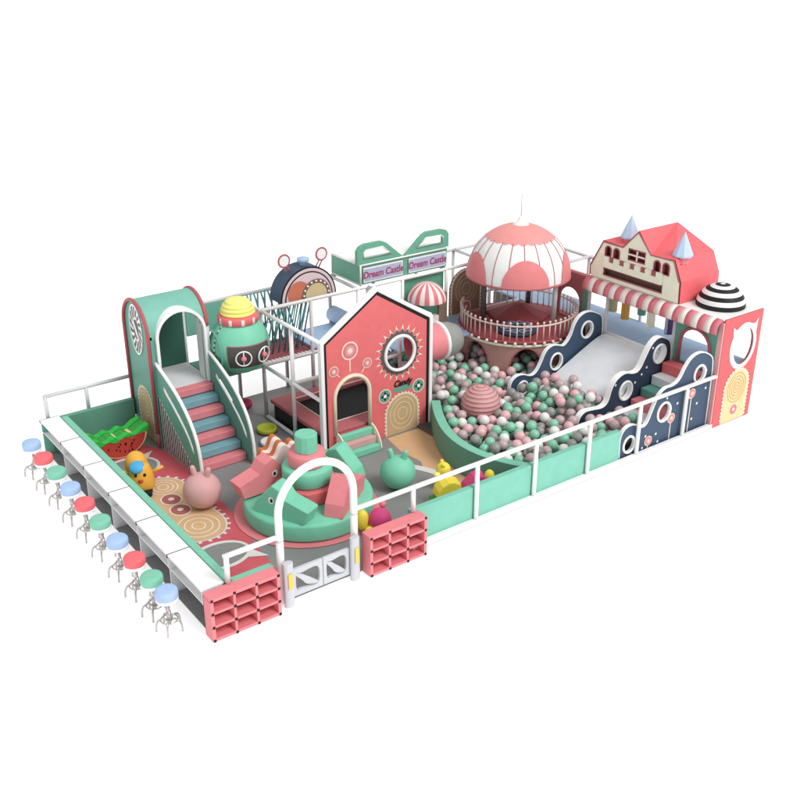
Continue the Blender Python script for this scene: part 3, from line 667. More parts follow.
# green panel and booth below the sign
MB().box(4.92, 5.94, 5.27, 5.32, 1.10, 2.07, 'sign_green').build('green_board', bevel=.006, label='green wall board under the right half of the Dream Castle sign', category='board')
m = MB(); F = FY(5.16); m.prism(F, [archp(6.02, 6.88, 1.12, 2.06)], -.03, 0, 'brown'); cookie_door(m, F, 6.45, 1.12, .80, .93, 'brown', 'tan', donut=True, donut_m='rose_dark', w0=.004)
m.build('cookie_board', label='brown arched cookie board with serrated edge left of the umbrella tower', category='board')
t = thing('umbrella_booth', 'small booth with pink and white striped dome canopy under the sign', 'booth', (5.2, 4.75, 1.1))
bx, by, bz = 5.19, 4.85, 1.72
def mfs(n1, n2, q): return lambda i, k: n1 if (k // q) % 2 else n2
MB().lathe([(.38 * cos(a * pi / 24), .36 * sin(a * pi / 24)) for a in range(0, 12)] + [(.001, .365)], (bx, by, bz), 'stripe_pink', 48, mf=mfs('stripe_pink', 'stripe_cream', 2)).build('canopy', t)
MB().box(4.90, 4.98, 4.80, 4.88, 1.08, 1.74, 'brown').build('post', t, .006); MB().box(5.46, 5.66, 4.80, 4.86, 1.08, 1.80, 'brown').build('post', t, .006)
MB().box(4.98, 5.46, 4.80, 4.92, 1.12, 1.36, 'stripe_cream').build('counter', t, .006)
MB().box(4.08, 6.9, 4.22, 5.15, 1.04, 1.075, 'blue_mat').build('platform_deck', bevel=.005, label='blue grey platform deck under the striped booth', category='platform')

# ------------------------------------------------------------------ red house
t = thing('play_house', 'coral red gabled play house front with round gear window and arched door', 'play house', (2.85, 3.2, 0))
hx0, hx1, hy = 1.68, 4.03, 3.20
out = [(hx0, .02), (hx1, .02), (hx1, 2.13), (2.83, 2.88), (hx0, 2.13)]
F = FY(hy)
door = archp(1.94, 2.66, .36, 1.40)
win = circ(3.31, 1.58, .30, 44)
pan = inset(out, .05); pan[0] = (pan[0][0], .02); pan[1] = (pan[1][0], .02)
m = MB(); m.prism(F, [pan, door, win], -.03, .0, 'coral', 'coral_dark')
hp = m.build('front_wall', t)
m = MB(); i1, i2, i3 = inset(out, .065), inset(out, .125), inset(out, .07)
zb_ = .02
m.flat(F, [[(i1[0][0], zb_), i1[4], i1[3], i1[2], (i1[1][0], zb_), (i2[1][0], zb_), i2[2], i2[3], i2[4], (i2[0][0], zb_)]], .004, 'black'); m.build('black_outline', hp, merge=False)
MB().prism(F, [[out[0], out[4], out[3], out[2], out[1], (i3[1][0], .02), i3[2], i3[3], i3[4], (i3[0][0], .02)]], -.07, .03, 'white_pipe').build('white_frame', t, .012)
m = MB()
for (cx_, cy_, r, st) in ((2.27, 1.86, .165, (.0, -.38)), (1.94, 1.56, .095, (.12, -.13)), (2.62, 1.56, .095, (-.12, -.16))): lolly(m, F, cx_, cy_, r, .004, st)
# gear teeth
N = 22
for k in range(N):
    a = 2 * pi * k / N
    def P(r, da): return (3.31 + r * cos(a + da), 1.58 + r * sin(a + da))
    m.flat(F, [[P(.40, -.085), P(.53, 0), P(.40, .085), P(.45, 0)]], .004, 'cream_line')
    m.flat(F, [[P(.36, -.14), P(.445, 0), P(.36, .14)]], .008, 'charcoal')
ring(m, F, 3.31, 1.58, .39, .06, .010, 'charcoal', 44)
# small plates above the second door
for (cx_, cy_) in ((2.99, .83), (3.73, .85)):
    m.flat(F, [circ(cx_, cy_, .135, 30)], .004, 'cream_line'); m.flat(F, [circ(cx_, cy_, .115, 30)], .007, 'mint_deep')
    for k in range(4):
        a = pi / 2 * k; q = lambda r, d: (cx_ + r * cos(a + d), cy_ + r * sin(a + d))
        m.flat(F, [[q(.10, 0), q(.05, .6), q(.01, 0), q(.05, -.6)]], .010, 'black')
    m.flat(F, [circ(cx_, cy_, .035, 16)], .013, 'white')
m.flat(F, [circ(3.37, .885, .21, 30, .055)], .004, 'mint_deep')
cookie_door(m, F, 3.37, .02, .74, .78, 'tan', 'tan_line', donut=False, w0=.006, rings=(.38, .27, .15))
m.build('wall_print', hp, merge=False)
text('Candy', .16, F, 3.37, 1.0, .014, 'black', 'lettering', hp, .006, .3, .95)
m = MB(); ring3(m, F, 3.31, 1.58, .315, .03, .02, 'white_pipe', 44); m.build('window_ring', t)
m = MB(); d1 = [F(u, v, .012) for u, v in door]; m.tube(d1, .035, 'cream_line', 10, closed=False); m.build('door_trim', t)
# padded steps at the door
for i in range(3):
    MB().box(1.98 + .0, 2.64, 2.84 + .11 * i, 3.165 - .002 * i, .019 + .12 * i, .138 + .12 * i, ['mint_soft', 'dusty_pink', 'mint_soft'][i]).build('door_step', t, .012)
for xx in (1.95, 2.66):
    MB().prism(FX(xx), [smooth([(2.80, .02), (2.86, .24), (3.0, .40), (3.16, .46), (3.16, .02)], 1)], 0, .02, 'cream').build('step_cheek', t, .004)
# trampoline
t = thing('trampoline', 'black trampoline bed with wide pink padding behind the red house front', 'trampoline', (2.85, 4.2, 0))
zt = .40
m = MB(); m.prism(FZ(0), [[(1.76, 3.26), (3.96, 3.26), (3.96, 5.14), (1.76, 5.14)], [(2.10, 3.62), (3.66, 3.62), (3.66, 4.86), (2.10, 4.86)]], .32, zt, 'rose_dark'); m.build('padding', t, .02)
MB().tube([(2.09, 3.60, zt + .005), (3.67, 3.60, zt + .005), (3.67, 4.87, zt + .005), (2.09, 4.87, zt + .005)], .012, 'cream_line', 8, closed=True).build('piping', t)
MB().box(2.11, 3.65, 3.63, 4.85, .30, .33, 'black_net').build('bed', t)
for (a, b) in ((1.85, 3.36), (3.85, 3.36), (1.85, 5.05), (3.85, 5.05)): MB().box(a - .04, a + .04, b - .04, b + .04, .015, .32, 'dark_grey').build('leg', t)
MB().box(1.78, 1.82, 3.4, 5.0, .02, .30, 'black').build('underside_shade', t)  # black sheet standing in for the shade in the open space under the padding
# tube
t = thing('crawl_tube', 'pink crawl tube with white ring and grey end beside the red house', 'tube', (4.5, 3.72, 1.3))
ty, tz, tr_ = 3.70, 1.36, .34
MB().lathe([(tr_, 0), (tr_, .52)], (4.02, ty, tz), 'pink_soft', 40, axis=(1, 0, 0)).build('pink_section', t)
MB().lathe([(tr_, .0), (tr_ + .03, .01), (tr_ + .03, .06), (tr_, .07)], (4.54, ty, tz), 'white', 40, axis=(1, 0, 0)).build('white_ring', t)
MB().lathe([(tr_, .0), (tr_, .10), (tr_ - .02, .24), (tr_ - .07, .36), (tr_ - .16, .44), (.001, .46)], (4.61, ty, tz - .02), 'ball_grey', 40, axis=(1, 0, 0)).build('grey_end', t)

# ------------------------------------------------------------------ umbrella tower
TX, TY, TZ = 7.02, 4.17, 1.08
t = thing('umbrella_tower', 'round tower with railed deck and coral and white umbrella dome', 'play tower', (TX, TY, 0))
rb = 1.15
m = MB(); NS = 96; zs_ = [.02, .1, .2, .3, .4, .5, .55, .6, .65, .7, .75, .8, .85, .9, 1.02]
archs = [radians(a) for a in (236, 184, 288, 132, 80, 340, 28)]
def is_open(a, zz):
    for c in archs:
        d = (a - c + pi) % (2 * pi) - pi
        hw = .27
        if abs(d) < hw and zz < .50 + .44 * math.sqrt(max(0, 1 - (d / hw) ** 2)): return True
    return False
NS = 180; NZ = 50
for k in range(NS):
    for j in range(NZ):
        a0, a1 = 2 * pi * k / NS, 2 * pi * (k + 1) / NS; z0_, z1_ = .02 + j * .02, .02 + (j + 1) * .02
        if is_open((a0 + a1) / 2, (z0_ + z1_) / 2): continue
        m.add([(TX + rb * cos(a0), TY + rb * sin(a0), z0_), (TX + rb * cos(a1), TY + rb * sin(a1), z0_), (TX + rb * cos(a1), TY + rb * sin(a1), z1_), (TX + rb * cos(a0), TY + rb * sin(a0), z1_)], [(0, 1, 2, 3)], 'tower_pink', True)
o = m.build('base_wall', t); s_ = o.modifiers.new('Solid', 'SOLIDIFY'); s_.thickness = .07; s_.offset = 0
for c in archs[:3]:
    pts = []
    for i in range(25):
        d = -.27 + .54 * i / 24; zz = .50 + .44 * math.sqrt(max(0, 1 - (d / .27) ** 2))
        pts.append((TX + (rb + .03) * cos(c + d), TY + (rb + .03) * sin(c + d), zz))
    MB().tube([(pts[0][0], pts[0][1], .25)] + pts + [(pts[-1][0], pts[-1][1], .25)], .014, 'rose_dark', 8).build('arch_trim', t)
MB().lathe([(.001, 1.02), (1.19, 1.02), (1.22, 1.04), (1.22, 1.075), (1.20, 1.09), (.001, 1.09)], (TX, TY, 0), 'deck_red', 80).build('deck', t)
MB().lathe([(1.195, .965), (1.21, .97), (1.21, 1.015), (1.195, 1.02)], (TX, TY, 0), 'cream', 80).build('deck_band', t)
NB = 56
for k in range(NB):
    a = 2 * pi * k / NB + .02
    if -.62 < ((a + pi) % (2 * pi)) - pi + .25 < .12 and False: continue
    px_, py_ = TX + 1.17 * cos(a), TY + 1.17 * sin(a)
    m = MB(); m.tube([(px_, py_, 1.09), (px_, py_, 1.43)], .0135, 'baluster_tan', 8); m.sphere((px_, py_, 1.445), .026, 'baluster_tan', 12, 8); m.build('baluster', t)
MB().tube([(TX + 1.17 * cos(2 * pi * k / 80), TY + 1.17 * sin(2 * pi * k / 80), 1.385) for k in range(80)], .019, 'baluster_tan', 8, closed=True).build('handrail', t)
for k in range(40):
    a = 2 * pi * k / 40
    MB().sphere((TX + 1.225 * cos(a), TY + 1.225 * sin(a), 1.05), .032, 'stripe_cream', 12, 8).build('edge_bulb', t)
MB().lathe([(.001, 1.36), (.1, 1.34), (.62, 1.15), (.66, 1.12), (.66, 1.095)], (TX + .25, TY + .28, 0), 'deck_red', 8, smooth=False).build('cone_mat', t)
m = MB(); m.lathe([(.30, 1.092), (.40, 1.10), (.40, 1.15), (.30, 1.16), (.001, 1.13)], (TX - .42, TY - .42, 0), 'navy_dark', 36); m.build('net_cushion', t)
m = MB()
for k in range(10):
    a = 2 * pi * k / 10
    m.tube([(TX - .42 + .26 * cos(a) + .07 * cos(b_ * pi / 6), TY - .42 + .26 * sin(a) + .07 * sin(b_ * pi / 6), 1.175) for b_ in range(12)], .008, 'lavender', 6, closed=True)
m.build('cushion_pattern', t)
for (dx, dy, mm) in ((.36, -.64, 'grey_pipe'), (-.64, .36, 'charcoal'), (.66, .42, 'charcoal'), (-.32, .70, 'charcoal')):
    MB().tube([(TX + dx, TY + dy, 1.09), (TX + dx, TY + dy, 2.2)], .05, mm, 14).build('post', t)
DX, DY, DZ, DR, DH = 6.93, 4.14, 2.10, 1.02, 1.02
def dome(r, h, u, v): return (DX + r * cos(v) * cos(u), DY + r * cos(v) * sin(u), DZ + h * sin(v))
m = MB(); NU, NV = 112, 36
fr = math.atan2(-9.94 - DY, -6.35 - DX)
def dcol(u, v):
    d = ((u - fr + .13) % (2 * pi)); seg = 2 * pi / 5; q = (d + seg / 2) % seg - seg / 2
    if v > radians(52) + .0 : 
        return 'dome_coral_top'
    lim = radians(34) * math.sqrt(max(0, 1 - (q / (seg * .355)) ** 2)) if abs(q) < seg * .355 else 0
    return 'dome_coral' if v < lim else 'stripe_white'
MATS['stripe_white'] = MATS['tile_white']
for j in range(NV):
    for k in range(NU):
        v0, v1 = radians(86) * j / NV, radians(86) * (j + 1) / NV; u0, u1 = 2 * pi * k / NU, 2 * pi * (k + 1) / NU
        m.add([dome(DR, DH, u0, v0), dome(DR, DH, u1, v0), dome(DR, DH, u1, v1), dome(DR, DH, u0, v1)], [(0, 1, 2, 3)], 'tile_white', True)
o = m.build('dome', t); s_ = o.modifiers.new('Solid', 'SOLIDIFY'); s_.thickness = .02; s_.offset = -1
# cap with scalloped edge, petals, ribs
m = MB(); n = 160; rows = 14
def scal(u): return radians(50.5) - radians(2.6) * abs(sin(u * 12))
for k in range(n):
    u0, u1 = 2 * pi * k / n, 2 * pi * (k + 1) / n
    for j in range(rows):
        q = lambda u, f: dome(DR + .006, DH + .006, u, scal(u) + (radians(85) - scal(u)) * f)
        m.add([q(u0, j / rows), q(u1, j / rows), q(u1, (j + 1) / rows), q(u0, (j + 1) / rows)], [(0, 1, 2, 3)], 'dome_coral_top', True)
m.build('dome_cap', t)
for s in range(5):
    c = fr + .16 + s * 2 * pi / 5; m = MB(); hw = .47
    nn, rr = 36, 10
    def lim(d): return radians(31) * math.sqrt(max(0, 1 - (d / hw) ** 2)) 
    for k in range(nn):
        d0, d1 = -hw + 2 * hw * k / nn, -hw + 2 * hw * (k + 1) / nn
        for j in range(rr):
            q = lambda d, f: dome(DR + .016, DH + .016, c + d, -.01 + (lim(d) + .01) * f)
            m.add([q(d0, j / rr), q(d1, j / rr), q(d1, (j + 1) / rr), q(d0, (j + 1) / rr)], [(0, 1, 2, 3)], 'dome_coral', True)
    m.build('petal', t)
for k in range(20):
    u = fr + .13 + 2 * pi * k / 20
    MB().tube([dome(DR + .004, DH + .004, u, radians(v)) for v in range(0, 51, 5)], .008, 'rose_dark', 6).build('rib', t)
MB().tube([dome(DR + .004, DH, 2 * pi * k / 90, 0) for k in range(90)], .022, 'rose_dark', 8, closed=True).build('dome_rim', t)
fin = MB().lathe([(.17, .985), (.16, 1.02), (.12, 1.05), (.07, 1.08), (.05, 1.13), (.03, 1.17), (.001, 1.18)], (DX, DY, DZ), 'tile_white', 24).build('finial', t)
MB().tube([(DX, DY, DZ + 1.16), (DX, DY, DZ + 1.60)], .012, 'grey_pipe', 8).build('spire', fin)

# ------------------------------------------------------------------ slide, stairs, side walls
t = thing('wide_slide', 'wide white slide between two wavy navy side walls', 'slide', (6.9, 1.9, 0))
sl = [(8.0, 1.07), (7.80, 1.07), (7.48, .95), (6.3, .40), (5.95, .30), (5.7, .28), (5.7, .05), (8.0, .05)]
MB().prism(FY(2.64), [smooth(sl[:6], 1, False) + sl[6:]], .0, 1.50, 'slide_white').build('slide_bed', t)
def wavy(name_parent, y, outline, holes, th, label=None, m1='navy', dots=(), lollies=(), flatb=0):
    o1 = smooth(outline, 2) if not flatb else [(outline[0][0], flatb)] + smooth(outline, 2, False) + [(outline[-1][0], flatb)]; F = FY(y)
    m = MB(); m.prism(F, [o1] + [circ(cx, cy, r, 30, r * 1.08) for cx, cy, r in holes], -th, 0, m1, 'white')
    for dx, dy in dots: m.flat(F, [circ(dx, dy, .022, 12, .024)], .004, 'stool_blue' if False else 'white')
    for (lx, ly, r, st) in lollies: lolly(m, F, lx, ly, r, .004, (0, st))
    p = m.build('side_wall', name_parent)
    if label: p['label'] = label
    e = MB(); ii = [F(u, v, .004) for u, v in inset(o1, .010)]; e.tube(ii, .012, 'white', 8, closed=True); e.build('white_edge', p)
    for cx, cy, r in holes:
        MB().tube([F(cx + r * cos(2 * pi * i / 30), cy + r * 1.08 * sin(2 * pi * i / 30), .008) for i in range(30)], .022, 'white', 8, closed=True).build('hole_ring', p)
    return p
top1 = [(5.26, .46), (5.24, .72), (5.38, .85), (5.58, .85), (5.76, .76), (5.9, .78), (6.02, .95), (6.12, 1.18), (6.30, 1.27), (6.50, 1.22), (6.62, 1.17), (6.78, 1.33), (6.86, 1.58), (7.02, 1.73), (7.25, 1.76), (7.50, 1.66), (7.66, 1.55), (7.68, 1.07)]
top1 = [(x + .25, z_ - .13) for x, z_ in top1]
wavy(t, 2.70, [(5.62, .12)] + top1 + [(7.85, .9), (6.7, .30), (6.2, .12)], [(7.47, 1.24, .155), (6.68, .76, .155), (5.83, .42, .13)], .06, 'left wavy side wall')
top2 = [(5.60, .10), (5.58, .46), (5.72, .60), (5.95, .58), (6.20, .54), (6.33, .62), (6.38, .85), (6.50, 1.02), (6.72, 1.10), (6.95, 1.02), (7.10, 1.04), (7.22, 1.26), (7.36, 1.50), (7.56, 1.60), (7.78, 1.52), (7.95, 1.38), (7.97, .95)]
wavy(t, 1.02, top2, [(7.62, 1.24, .165), (6.78, .72, .165)], .10, 'middle wavy side wall', dots=((7.02, .82), (7.18, .94), (6.96, .70), (7.3, 1.05), (6.5, .9), (7.42, 1.4)), m1='navy_dark', flatb=.05)
t = thing('step_block', 'soft stairs of pink, white and mint blocks behind the navy lollipop wall', 'stairs', (7.2, .7, 0))
cs = ['stripe_cream', 'pink_soft', 'mint_deep', 'desk_grey', 'pink_soft']; 
hts = [.38, .53, .69, .87, 1.06]
for i, (xa, c) in enumerate([(6.58, 'slide_white'), (6.92, 'rose'), (7.17, 'mint_deep'), (7.44, 'desk_grey'), (7.70, 'coral')]):
    MB().box(xa, 7.95, .17, .995, .02 if i == 0 else hts[i - 1] + .001, hts[i], c).build('step', t, .012)
t = thing('lollipop_wall', 'tall wavy navy wall with lollipops and white dots behind the front railing', 'wall', (6.8, .1, 0))
top3 = [(5.63, .10), (5.60, .50), (5.72, .66), (5.92, .68), (6.08, .60), (6.16, .54), (6.28, .58), (6.38, .82), (6.50, 1.06), (6.68, 1.16), (6.85, 1.14), (7.02, 1.20), (7.14, 1.42), (7.30, 1.58), (7.55, 1.62), (7.82, 1.50), (7.93, 1.36), (7.94, .7)]
wavy(t, .065, top3, [(7.57, 1.18, .15), (6.70, .68, .165), (5.86, .30, .14)], .05, None,
     dots=((6.28, .33), (6.55, .30), (6.62, .13), (6.95, .45), (7.05, .75), (6.75, .93), (7.35, .78), (7.6, .60), (7.5, .32), (7.8, .85), (5.95, .08), (6.22, .12), (6.85, .66), (7.75, 1.2)), lollies=((6.36, .22, .095, -.18), (6.92, .50, .095, -.44), (7.42, .84, .095, -.78)), flatb=.03)

# ------------------------------------------------------------------ right wing platform, awning, castle, corner panel
t = thing('right_platform', 'raised blue grey platform along the right side behind the slide', 'platform', (8.5, 3, 0))
MB().box(8.02, 9.04, .06, 6.18, 1.03, 1.075, 'blue_mat').build('deck', t)
m = MB()
for yy in (1.1, 2.1, 3.15, 4.2, 5.2): m.box(8.03, 9.03, yy - .008, yy + .008, 1.0755, 1.080, 'blue_soft')
m.build('mat_seams', t)
for (x, y) in ((8.0, 2.70), (8.0, 1.04), (8.0, .06), (9.02, .06), (9.02, 2.7), (8.0, 3.18), (9.02, 6.2)):
    MB().tube([(x, y, .02), (x, y, 2.1 if y < 6 else 1.05)], .036, 'grey_pipe', 12).build('post', t)
MB().tube([(8.0, 1.04, 1.07), (8.0, 2.7, 1.07)], .034, 'white_pipe', 12).build('edge_beam', t)
MB().box(8.05, 8.09, .1, 6.1, .02, 1.0, 'charcoal').build('lower_board', t)
t = thing('roof_deck', 'flat white roof slab carrying the small castle and the striped dome', 'roof', (8.5, 1.6, 2.1))
MB().box(7.97, 9.08, .0, 3.20, 2.085, 2.115, 'tile_white').build('slab', t, .004)
t = thing('striped_awning', 'pink and white striped rounded awning along the roof edge', 'awning', (7.9, 1.6, 1.9))
na_ = 23
for i in range(na_):
    a, b = .0 + 3.22 * i / na_, .0 + 3.22 * (i + 1) / na_
    pf = [(7.96 - .19 * sin(radians(q)), 1.90 + .19 * cos(radians(q)) + .02) for q in range(0, 100, 9)]
    pf = [(7.97, 2.115)] + [(7.96 - .17 * sin(radians(q)), 1.915 + .195 * cos(radians(q))) for q in range(5, 105, 9)]
    vs = [(x, a, z_) for x, z_ in pf] + [(x, b, z_) for x, z_ in pf]; n_ = len(pf)
    m = MB().add(vs, [(k, k + 1, n_ + k + 1, n_ + k) for k in range(n_ - 1)], 'stripe_pink' if i % 2 == 0 else 'stripe_cream', True)
    o = m.build('stripe', t); s_ = o.modifiers.new('Solid', 'SOLIDIFY'); s_.thickness = .02
# hanging punch pads
for (y, zt_, l, c, lb) in ((2.74, 1.75, .30, 'olive', 'olive hanging pad, leftmost under the awning'), (2.42, 1.78, .40, 'gold', 'golden yellow hanging pad under the awning'), (2.02, 1.86, .28, 'mint_deep', 'teal green hanging pad under the awning'), (1.78, 1.80, .40, 'cream', 'cream hanging pad under the awning'), (1.34, 1.80, .40, 'purple', 'purple and white hanging pad under the awning, rightmost')):
    t = thing('hanging_pad', lb, 'punch pad', (8.2, y, zt_ - l), 'hanging pads under the awning')
    MB().prism(FZ(0, 8.22, y), [circ(0, 0, .085, 12)], zt_ - l, zt_, c).build('pad', t, .02)
    MB().prism(FZ(0, 8.215, y), [circ(0, 0, .088, 12)][0:1] if False else [[(-.09, -.03), (-.05, -.03), (-.05, .03), (-.09, .03)]], zt_ - l + .03, zt_ - .02, 'lavender' if c == 'purple' else c).build('front_strip', t)
    MB().tube([(8.22, y, zt_), (8.22, y, 2.085)], .012, 'charcoal', 8).build('rope', t)
# green arch wall below the awning at the corner
F = FX(8.0)
m = MB(); m.prism(F, [[(.05, 1.08), (1.02, 1.08), (1.02, 2.07), (.05, 2.07)], archp(.24, .86, 1.09, 1.76)], -.03, .005, 'mint_deep'); o = m.build('arch_board', label='green board with pink edged arched opening beside the red corner panel', category='board')
MB().tube([F(u, v, .012) for u, v in archp(.22, .88, 1.09, 1.78)], .032, 'rose_dark', 10).build('arch_trim', o)
m = MB(); F = FX(7.98)
m.prism(F, [[(3.20, 1.10), (4.1, 1.10), (4.1, 2.06), (3.20, 2.06)], archp(3.42, 3.98, 1.12, 1.74)], -.03, .005, 'rose_dark'); m.fbox(F, 3.20, 3.34, 1.10, 1.80, .006, .012, 'mint_deep')
m.build('arch_board', label='dusty red board with arched opening behind the umbrella tower', category='board')
MB().box(7.97, 8.03, 3.2, 6.1, 2.06, 2.11, 'pink_pale').build('top_beam', bevel=.01, label='pale pink beam on top of the dusty red arch board', category='beam')
# castle
t = thing('mini_castle', 'cream castle front with coral red barn roof and two blue cones', 'castle', (8.5, 2.1, 2.12))
out = [(3.19, 2.125), (3.21, 2.34), (2.93, 2.86), (2.43, 2.86), (2.09, 3.22), (1.75, 2.87), (1.22, 2.88), (1.05, 2.52), (1.03, 2.125)]
F = FX(8.0)
wn = [(2.28, 2.66), (1.88, 2.66), (1.88, 2.87), (2.28, 2.87)]
wl = [archp(c - .085, c + .085, 2.56, 2.80, 10) for c in (2.79, 2.58, 1.58, 1.38)]
wl[0] = archp(2.71, 2.86, 2.60, 2.80, 10); wl[1] = archp(2.50, 2.65, 2.60, 2.80, 10); wl[2] = archp(1.51, 1.66, 2.58, 2.80, 10); wl[3] = archp(1.30, 1.45, 2.58, 2.80, 10)
slotp = [(2.86, 2.22), (2.86, 2.36), (1.42, 2.36), (1.42, 2.22)]
m = MB(); m.prism(F, [out] + wl + [wn, slotp], -.04, .01, 'cream', 'rose_dark'); cf = m.build('front_wall', t)
bt = [(2.86, 2.38), (2.86, 2.58)]
k = 0; yy = 2.86
for i in range(6):
    a = 2.86 - i * .26; bt += [(a, 2.60), (a - .13, 2.60)]
    if i < 5: bt += [(a - .13, 2.50), (a - .26, 2.50)]
bt += [(1.43, 2.38)]
bk = MB()
for i in range(5):
    a = 2.86 - i * .26 - .13; bk.flat(F, [[(a + .005, 2.49), (a - .135, 2.49), (a - .135, 2.60), (a + .005, 2.60)]], .0125, 'rose_dark')
bk.build('crenel_backing', cf)  # dark red backing visible between the merlons
MB().prism(F, [bt], .015, .06, 'cream').build('battlement', cf, .004)
m = MB(); m.fbox(F, 2.06, 2.09, 2.66, 2.87, .0, .02, 'stripe_cream'); m.fbox(F, 1.88, 2.28, 2.75, 2.78, .002, .023, 'stripe_cream'); m.build('window_bars', cf)
for pl in [wn, slotp] + wl: MB().tube([F(u, v, .014) for u, v in pl], .014, 'rose_dark', 6, closed=True).build('window_trim', cf)
MB().tube([F(u, v, .016) for u, v in out[1:-1]], .016, 'rose_dark', 6).build('roof_edge', cf)
m = MB(); m.box(8.10, 8.14, 1.15, 3.05, 2.45, 2.82, 'maroon_dark'); m.box(8.10, 8.14, 1.15, 3.05, 2.14, 2.449, 'brown_dark'); m.build('dark_interior', t)
rf = MB(); x0_, x1_ = 8.0, 9.08
segs = [((3.22, 2.33), (2.94, 2.87)), ((1.22, 2.885), (1.03, 2.52)), ((1.03, 2.52), (1.00, 2.12))]
rpts = [(3.22, 2.12), (3.23, 2.35), (2.94, 2.88)]
# main barn body: gambrel with ridge at y 2.09
g1 = [(3.24, 2.12), (3.24, 2.34), (2.95, 2.88), (2.09, 3.25), (1.20, 2.90), (1.02, 2.53), (1.0, 2.12)]
for i in range(len(g1) - 1):
    (a, za_), (b, zb_) = g1[i], g1[i + 1]
    if i in (2, 3):   # upper slopes: cut back around the front gable
        low_ = (a, za_) if i == 2 else (b, zb_); hi_ = (b, zb_) if i == 2 else (a, za_)
        q = 2.43 if i == 2 else 1.75
        rf.add([(x0_ + .0, low_[0], low_[1]), (x1_, low_[0], low_[1]), (x1_, hi_[0], hi_[1]), (x0_ + .0, hi_[0], hi_[1] - .0), (x0_, q, 2.87)], [(0, 1, 2, 4), (4, 2, 3)], 'roof_red')
    else:
        rf.add([(x0_, a, za_), (x1_, a, za_), (x1_, b, zb_), (x0_, b, zb_)], [(0, 1, 2, 3)], 'roof_red')
rf.add([(x1_ - .01, a, b) for a, b in g1], [tuple(range(len(g1)))], 'roof_red')
rf = rf.build('barn_roof', t, merge=True)
for (cy_, cx_, zb_) in ((2.50, 8.24, 2.96), (1.24, 8.24, 2.90)):
    MB().lathe([(.12, -.10), (.12, .06)], (cx_, cy_, zb_), 'rose', 8, smooth=False).build('turret', t)
    MB().lathe([(.001, .02), (.18, .03), (.185, .06), (.001, .48)], (cx_, cy_, zb_), 'cone_blue', 8, smooth=False).build('cone_roof', t)
# striped dome
cx_, cy_ = 8.60, .56
t = thing('striped_dome', 'black and white striped dome on the roof corner', 'dome', (cx_, cy_, 2.115))
pf = [(.44 * cos(radians(a)), .40 * sin(radians(a))) for a in range(0, 90, 3)] + [(.001, .40)]
MB().lathe(pf, (cx_, cy_, 2.117), 'tile_white', 48, mf=lambda i, k: 'black' if (i // 4) % 2 == 0 else 'tile_white').build('dome_shell', t)
# corner panel
t = thing('corner_panel', 'tall coral red corner panel with horned oval window and yellow cookie door print', 'wall', (8.55, 0, 0))
F = FY(-.03); a, b = 8.0, 9.08
oval = circ(8.60, 1.50, .30, 44, .37)
m = MB(); m.prism(F, [[(a, .015), (b, .015), (b, 2.11), (a, 2.11)], oval], -.05, 0, 'panel_red', 'rose_dark'); o = m.build('board', t)
m = MB(); m.flat(F, [circ(8.60, 1.50, .375, 44, .445), oval], .004, 'tile_white')
m.flat(F, [[(8.25, 1.92), (8.28, 1.66), (8.46, 1.90), (8.34, 1.85)]], .0055, 'tile_white'); m.flat(F, [[(8.95, 1.97), (8.93, 1.68), (8.75, 1.90), (8.87, 1.88)]], .0055, 'tile_white')
cookie_door(m, F, 8.58, .03, .70, 1.03, 'cookie_yellow', 'cookie_line', w0=.005, donut=True, rings=(.38, .30, .22, .14, .07))
m.build('panel_print', o, merge=False)
m = MB(); m.tube([F(u, v, .01) for u, v in oval], .018, 'white', 8, closed=True); m.build('window_rim', t)
t = thing('side_railing', 'pale padded corner post beside the red corner panel', 'post', (7.98, 0, 0))
MB().box(7.955, 7.99, -.03, .05, .09, 2.06, 'pink_pale').build('post', t, .006)

# ------------------------------------------------------------------ ball pit
MB().box(3.7, 7.95, .16, 6.1, .02, .06, 'charcoal').build('pit_floor', kind='structure')
BR = .093
t = thing('ribbed_ball', 'large dusty pink ribbed ball lying in the ball pit', 'ball', (4.62, 2.50, .30))
pf = []
for i in range(61):
    a = pi * i / 60; r = .350 + .007 * cos(i * 2 * pi / 4.3)
    pf.append((max(.001, r * sin(a)), -r * cos(a)))
MB().lathe(pf, (4.62, 2.50, .50), 'dusty_pink', 48).build('ball_body', t)
m = MB()
for i in range(1, 14):
    a = pi * i / 14; m.tube([(4.62 + .357 * sin(a) * cos(q * pi / 24), 2.50 + .357 * sin(a) * sin(q * pi / 24), .50 - .357 * cos(a)) for q in range(48)], .005, 'rose_dark', 6, closed=True)
m.build('ribs', t)
rng = np.random.default_rng(11)
inn = [(p[0], p[1]) for p in outer]
def wall_x(y):
    best = 3.4
    for i in range(len(inner) - 1):
        (xa, ya_), (xb, yb_) = inner[i], inner[i + 1]
        if min(ya_, yb_) <= y <= max(ya_, yb_): best = max(xa + (xb - xa) * (y - ya_) / (yb_ - ya_ + 1e-9), 3.2)
    return best + .17 + .02
def ok(x, y):
    r = BR
    if y < .15 + r or y > 6.0: return False
    if y < 2.75:
        if x < wall_x(y) + r: return False
    elif x < 4.16 + r: return False
    if .98 < y < 2.75 and x > 6.35: return False
    if 2.62 - r < y < 2.74 + r and x > 5.5: return False
    if 1.0 - r < y < 1.14 + r and x > 5.5: return False
    if .1 < y < 1.1 and x > (6.55 - r): return False
    if y < .12 + .1 + r and x > 5.5: return False
    if x > 7.9: return False
    d = math.hypot(x - TX, y - TY)
    if abs(d - rb) < .03 + r:
        an = math.atan2(y - TY, x - TX)
        if not is_open(an, .3): return False
    return True
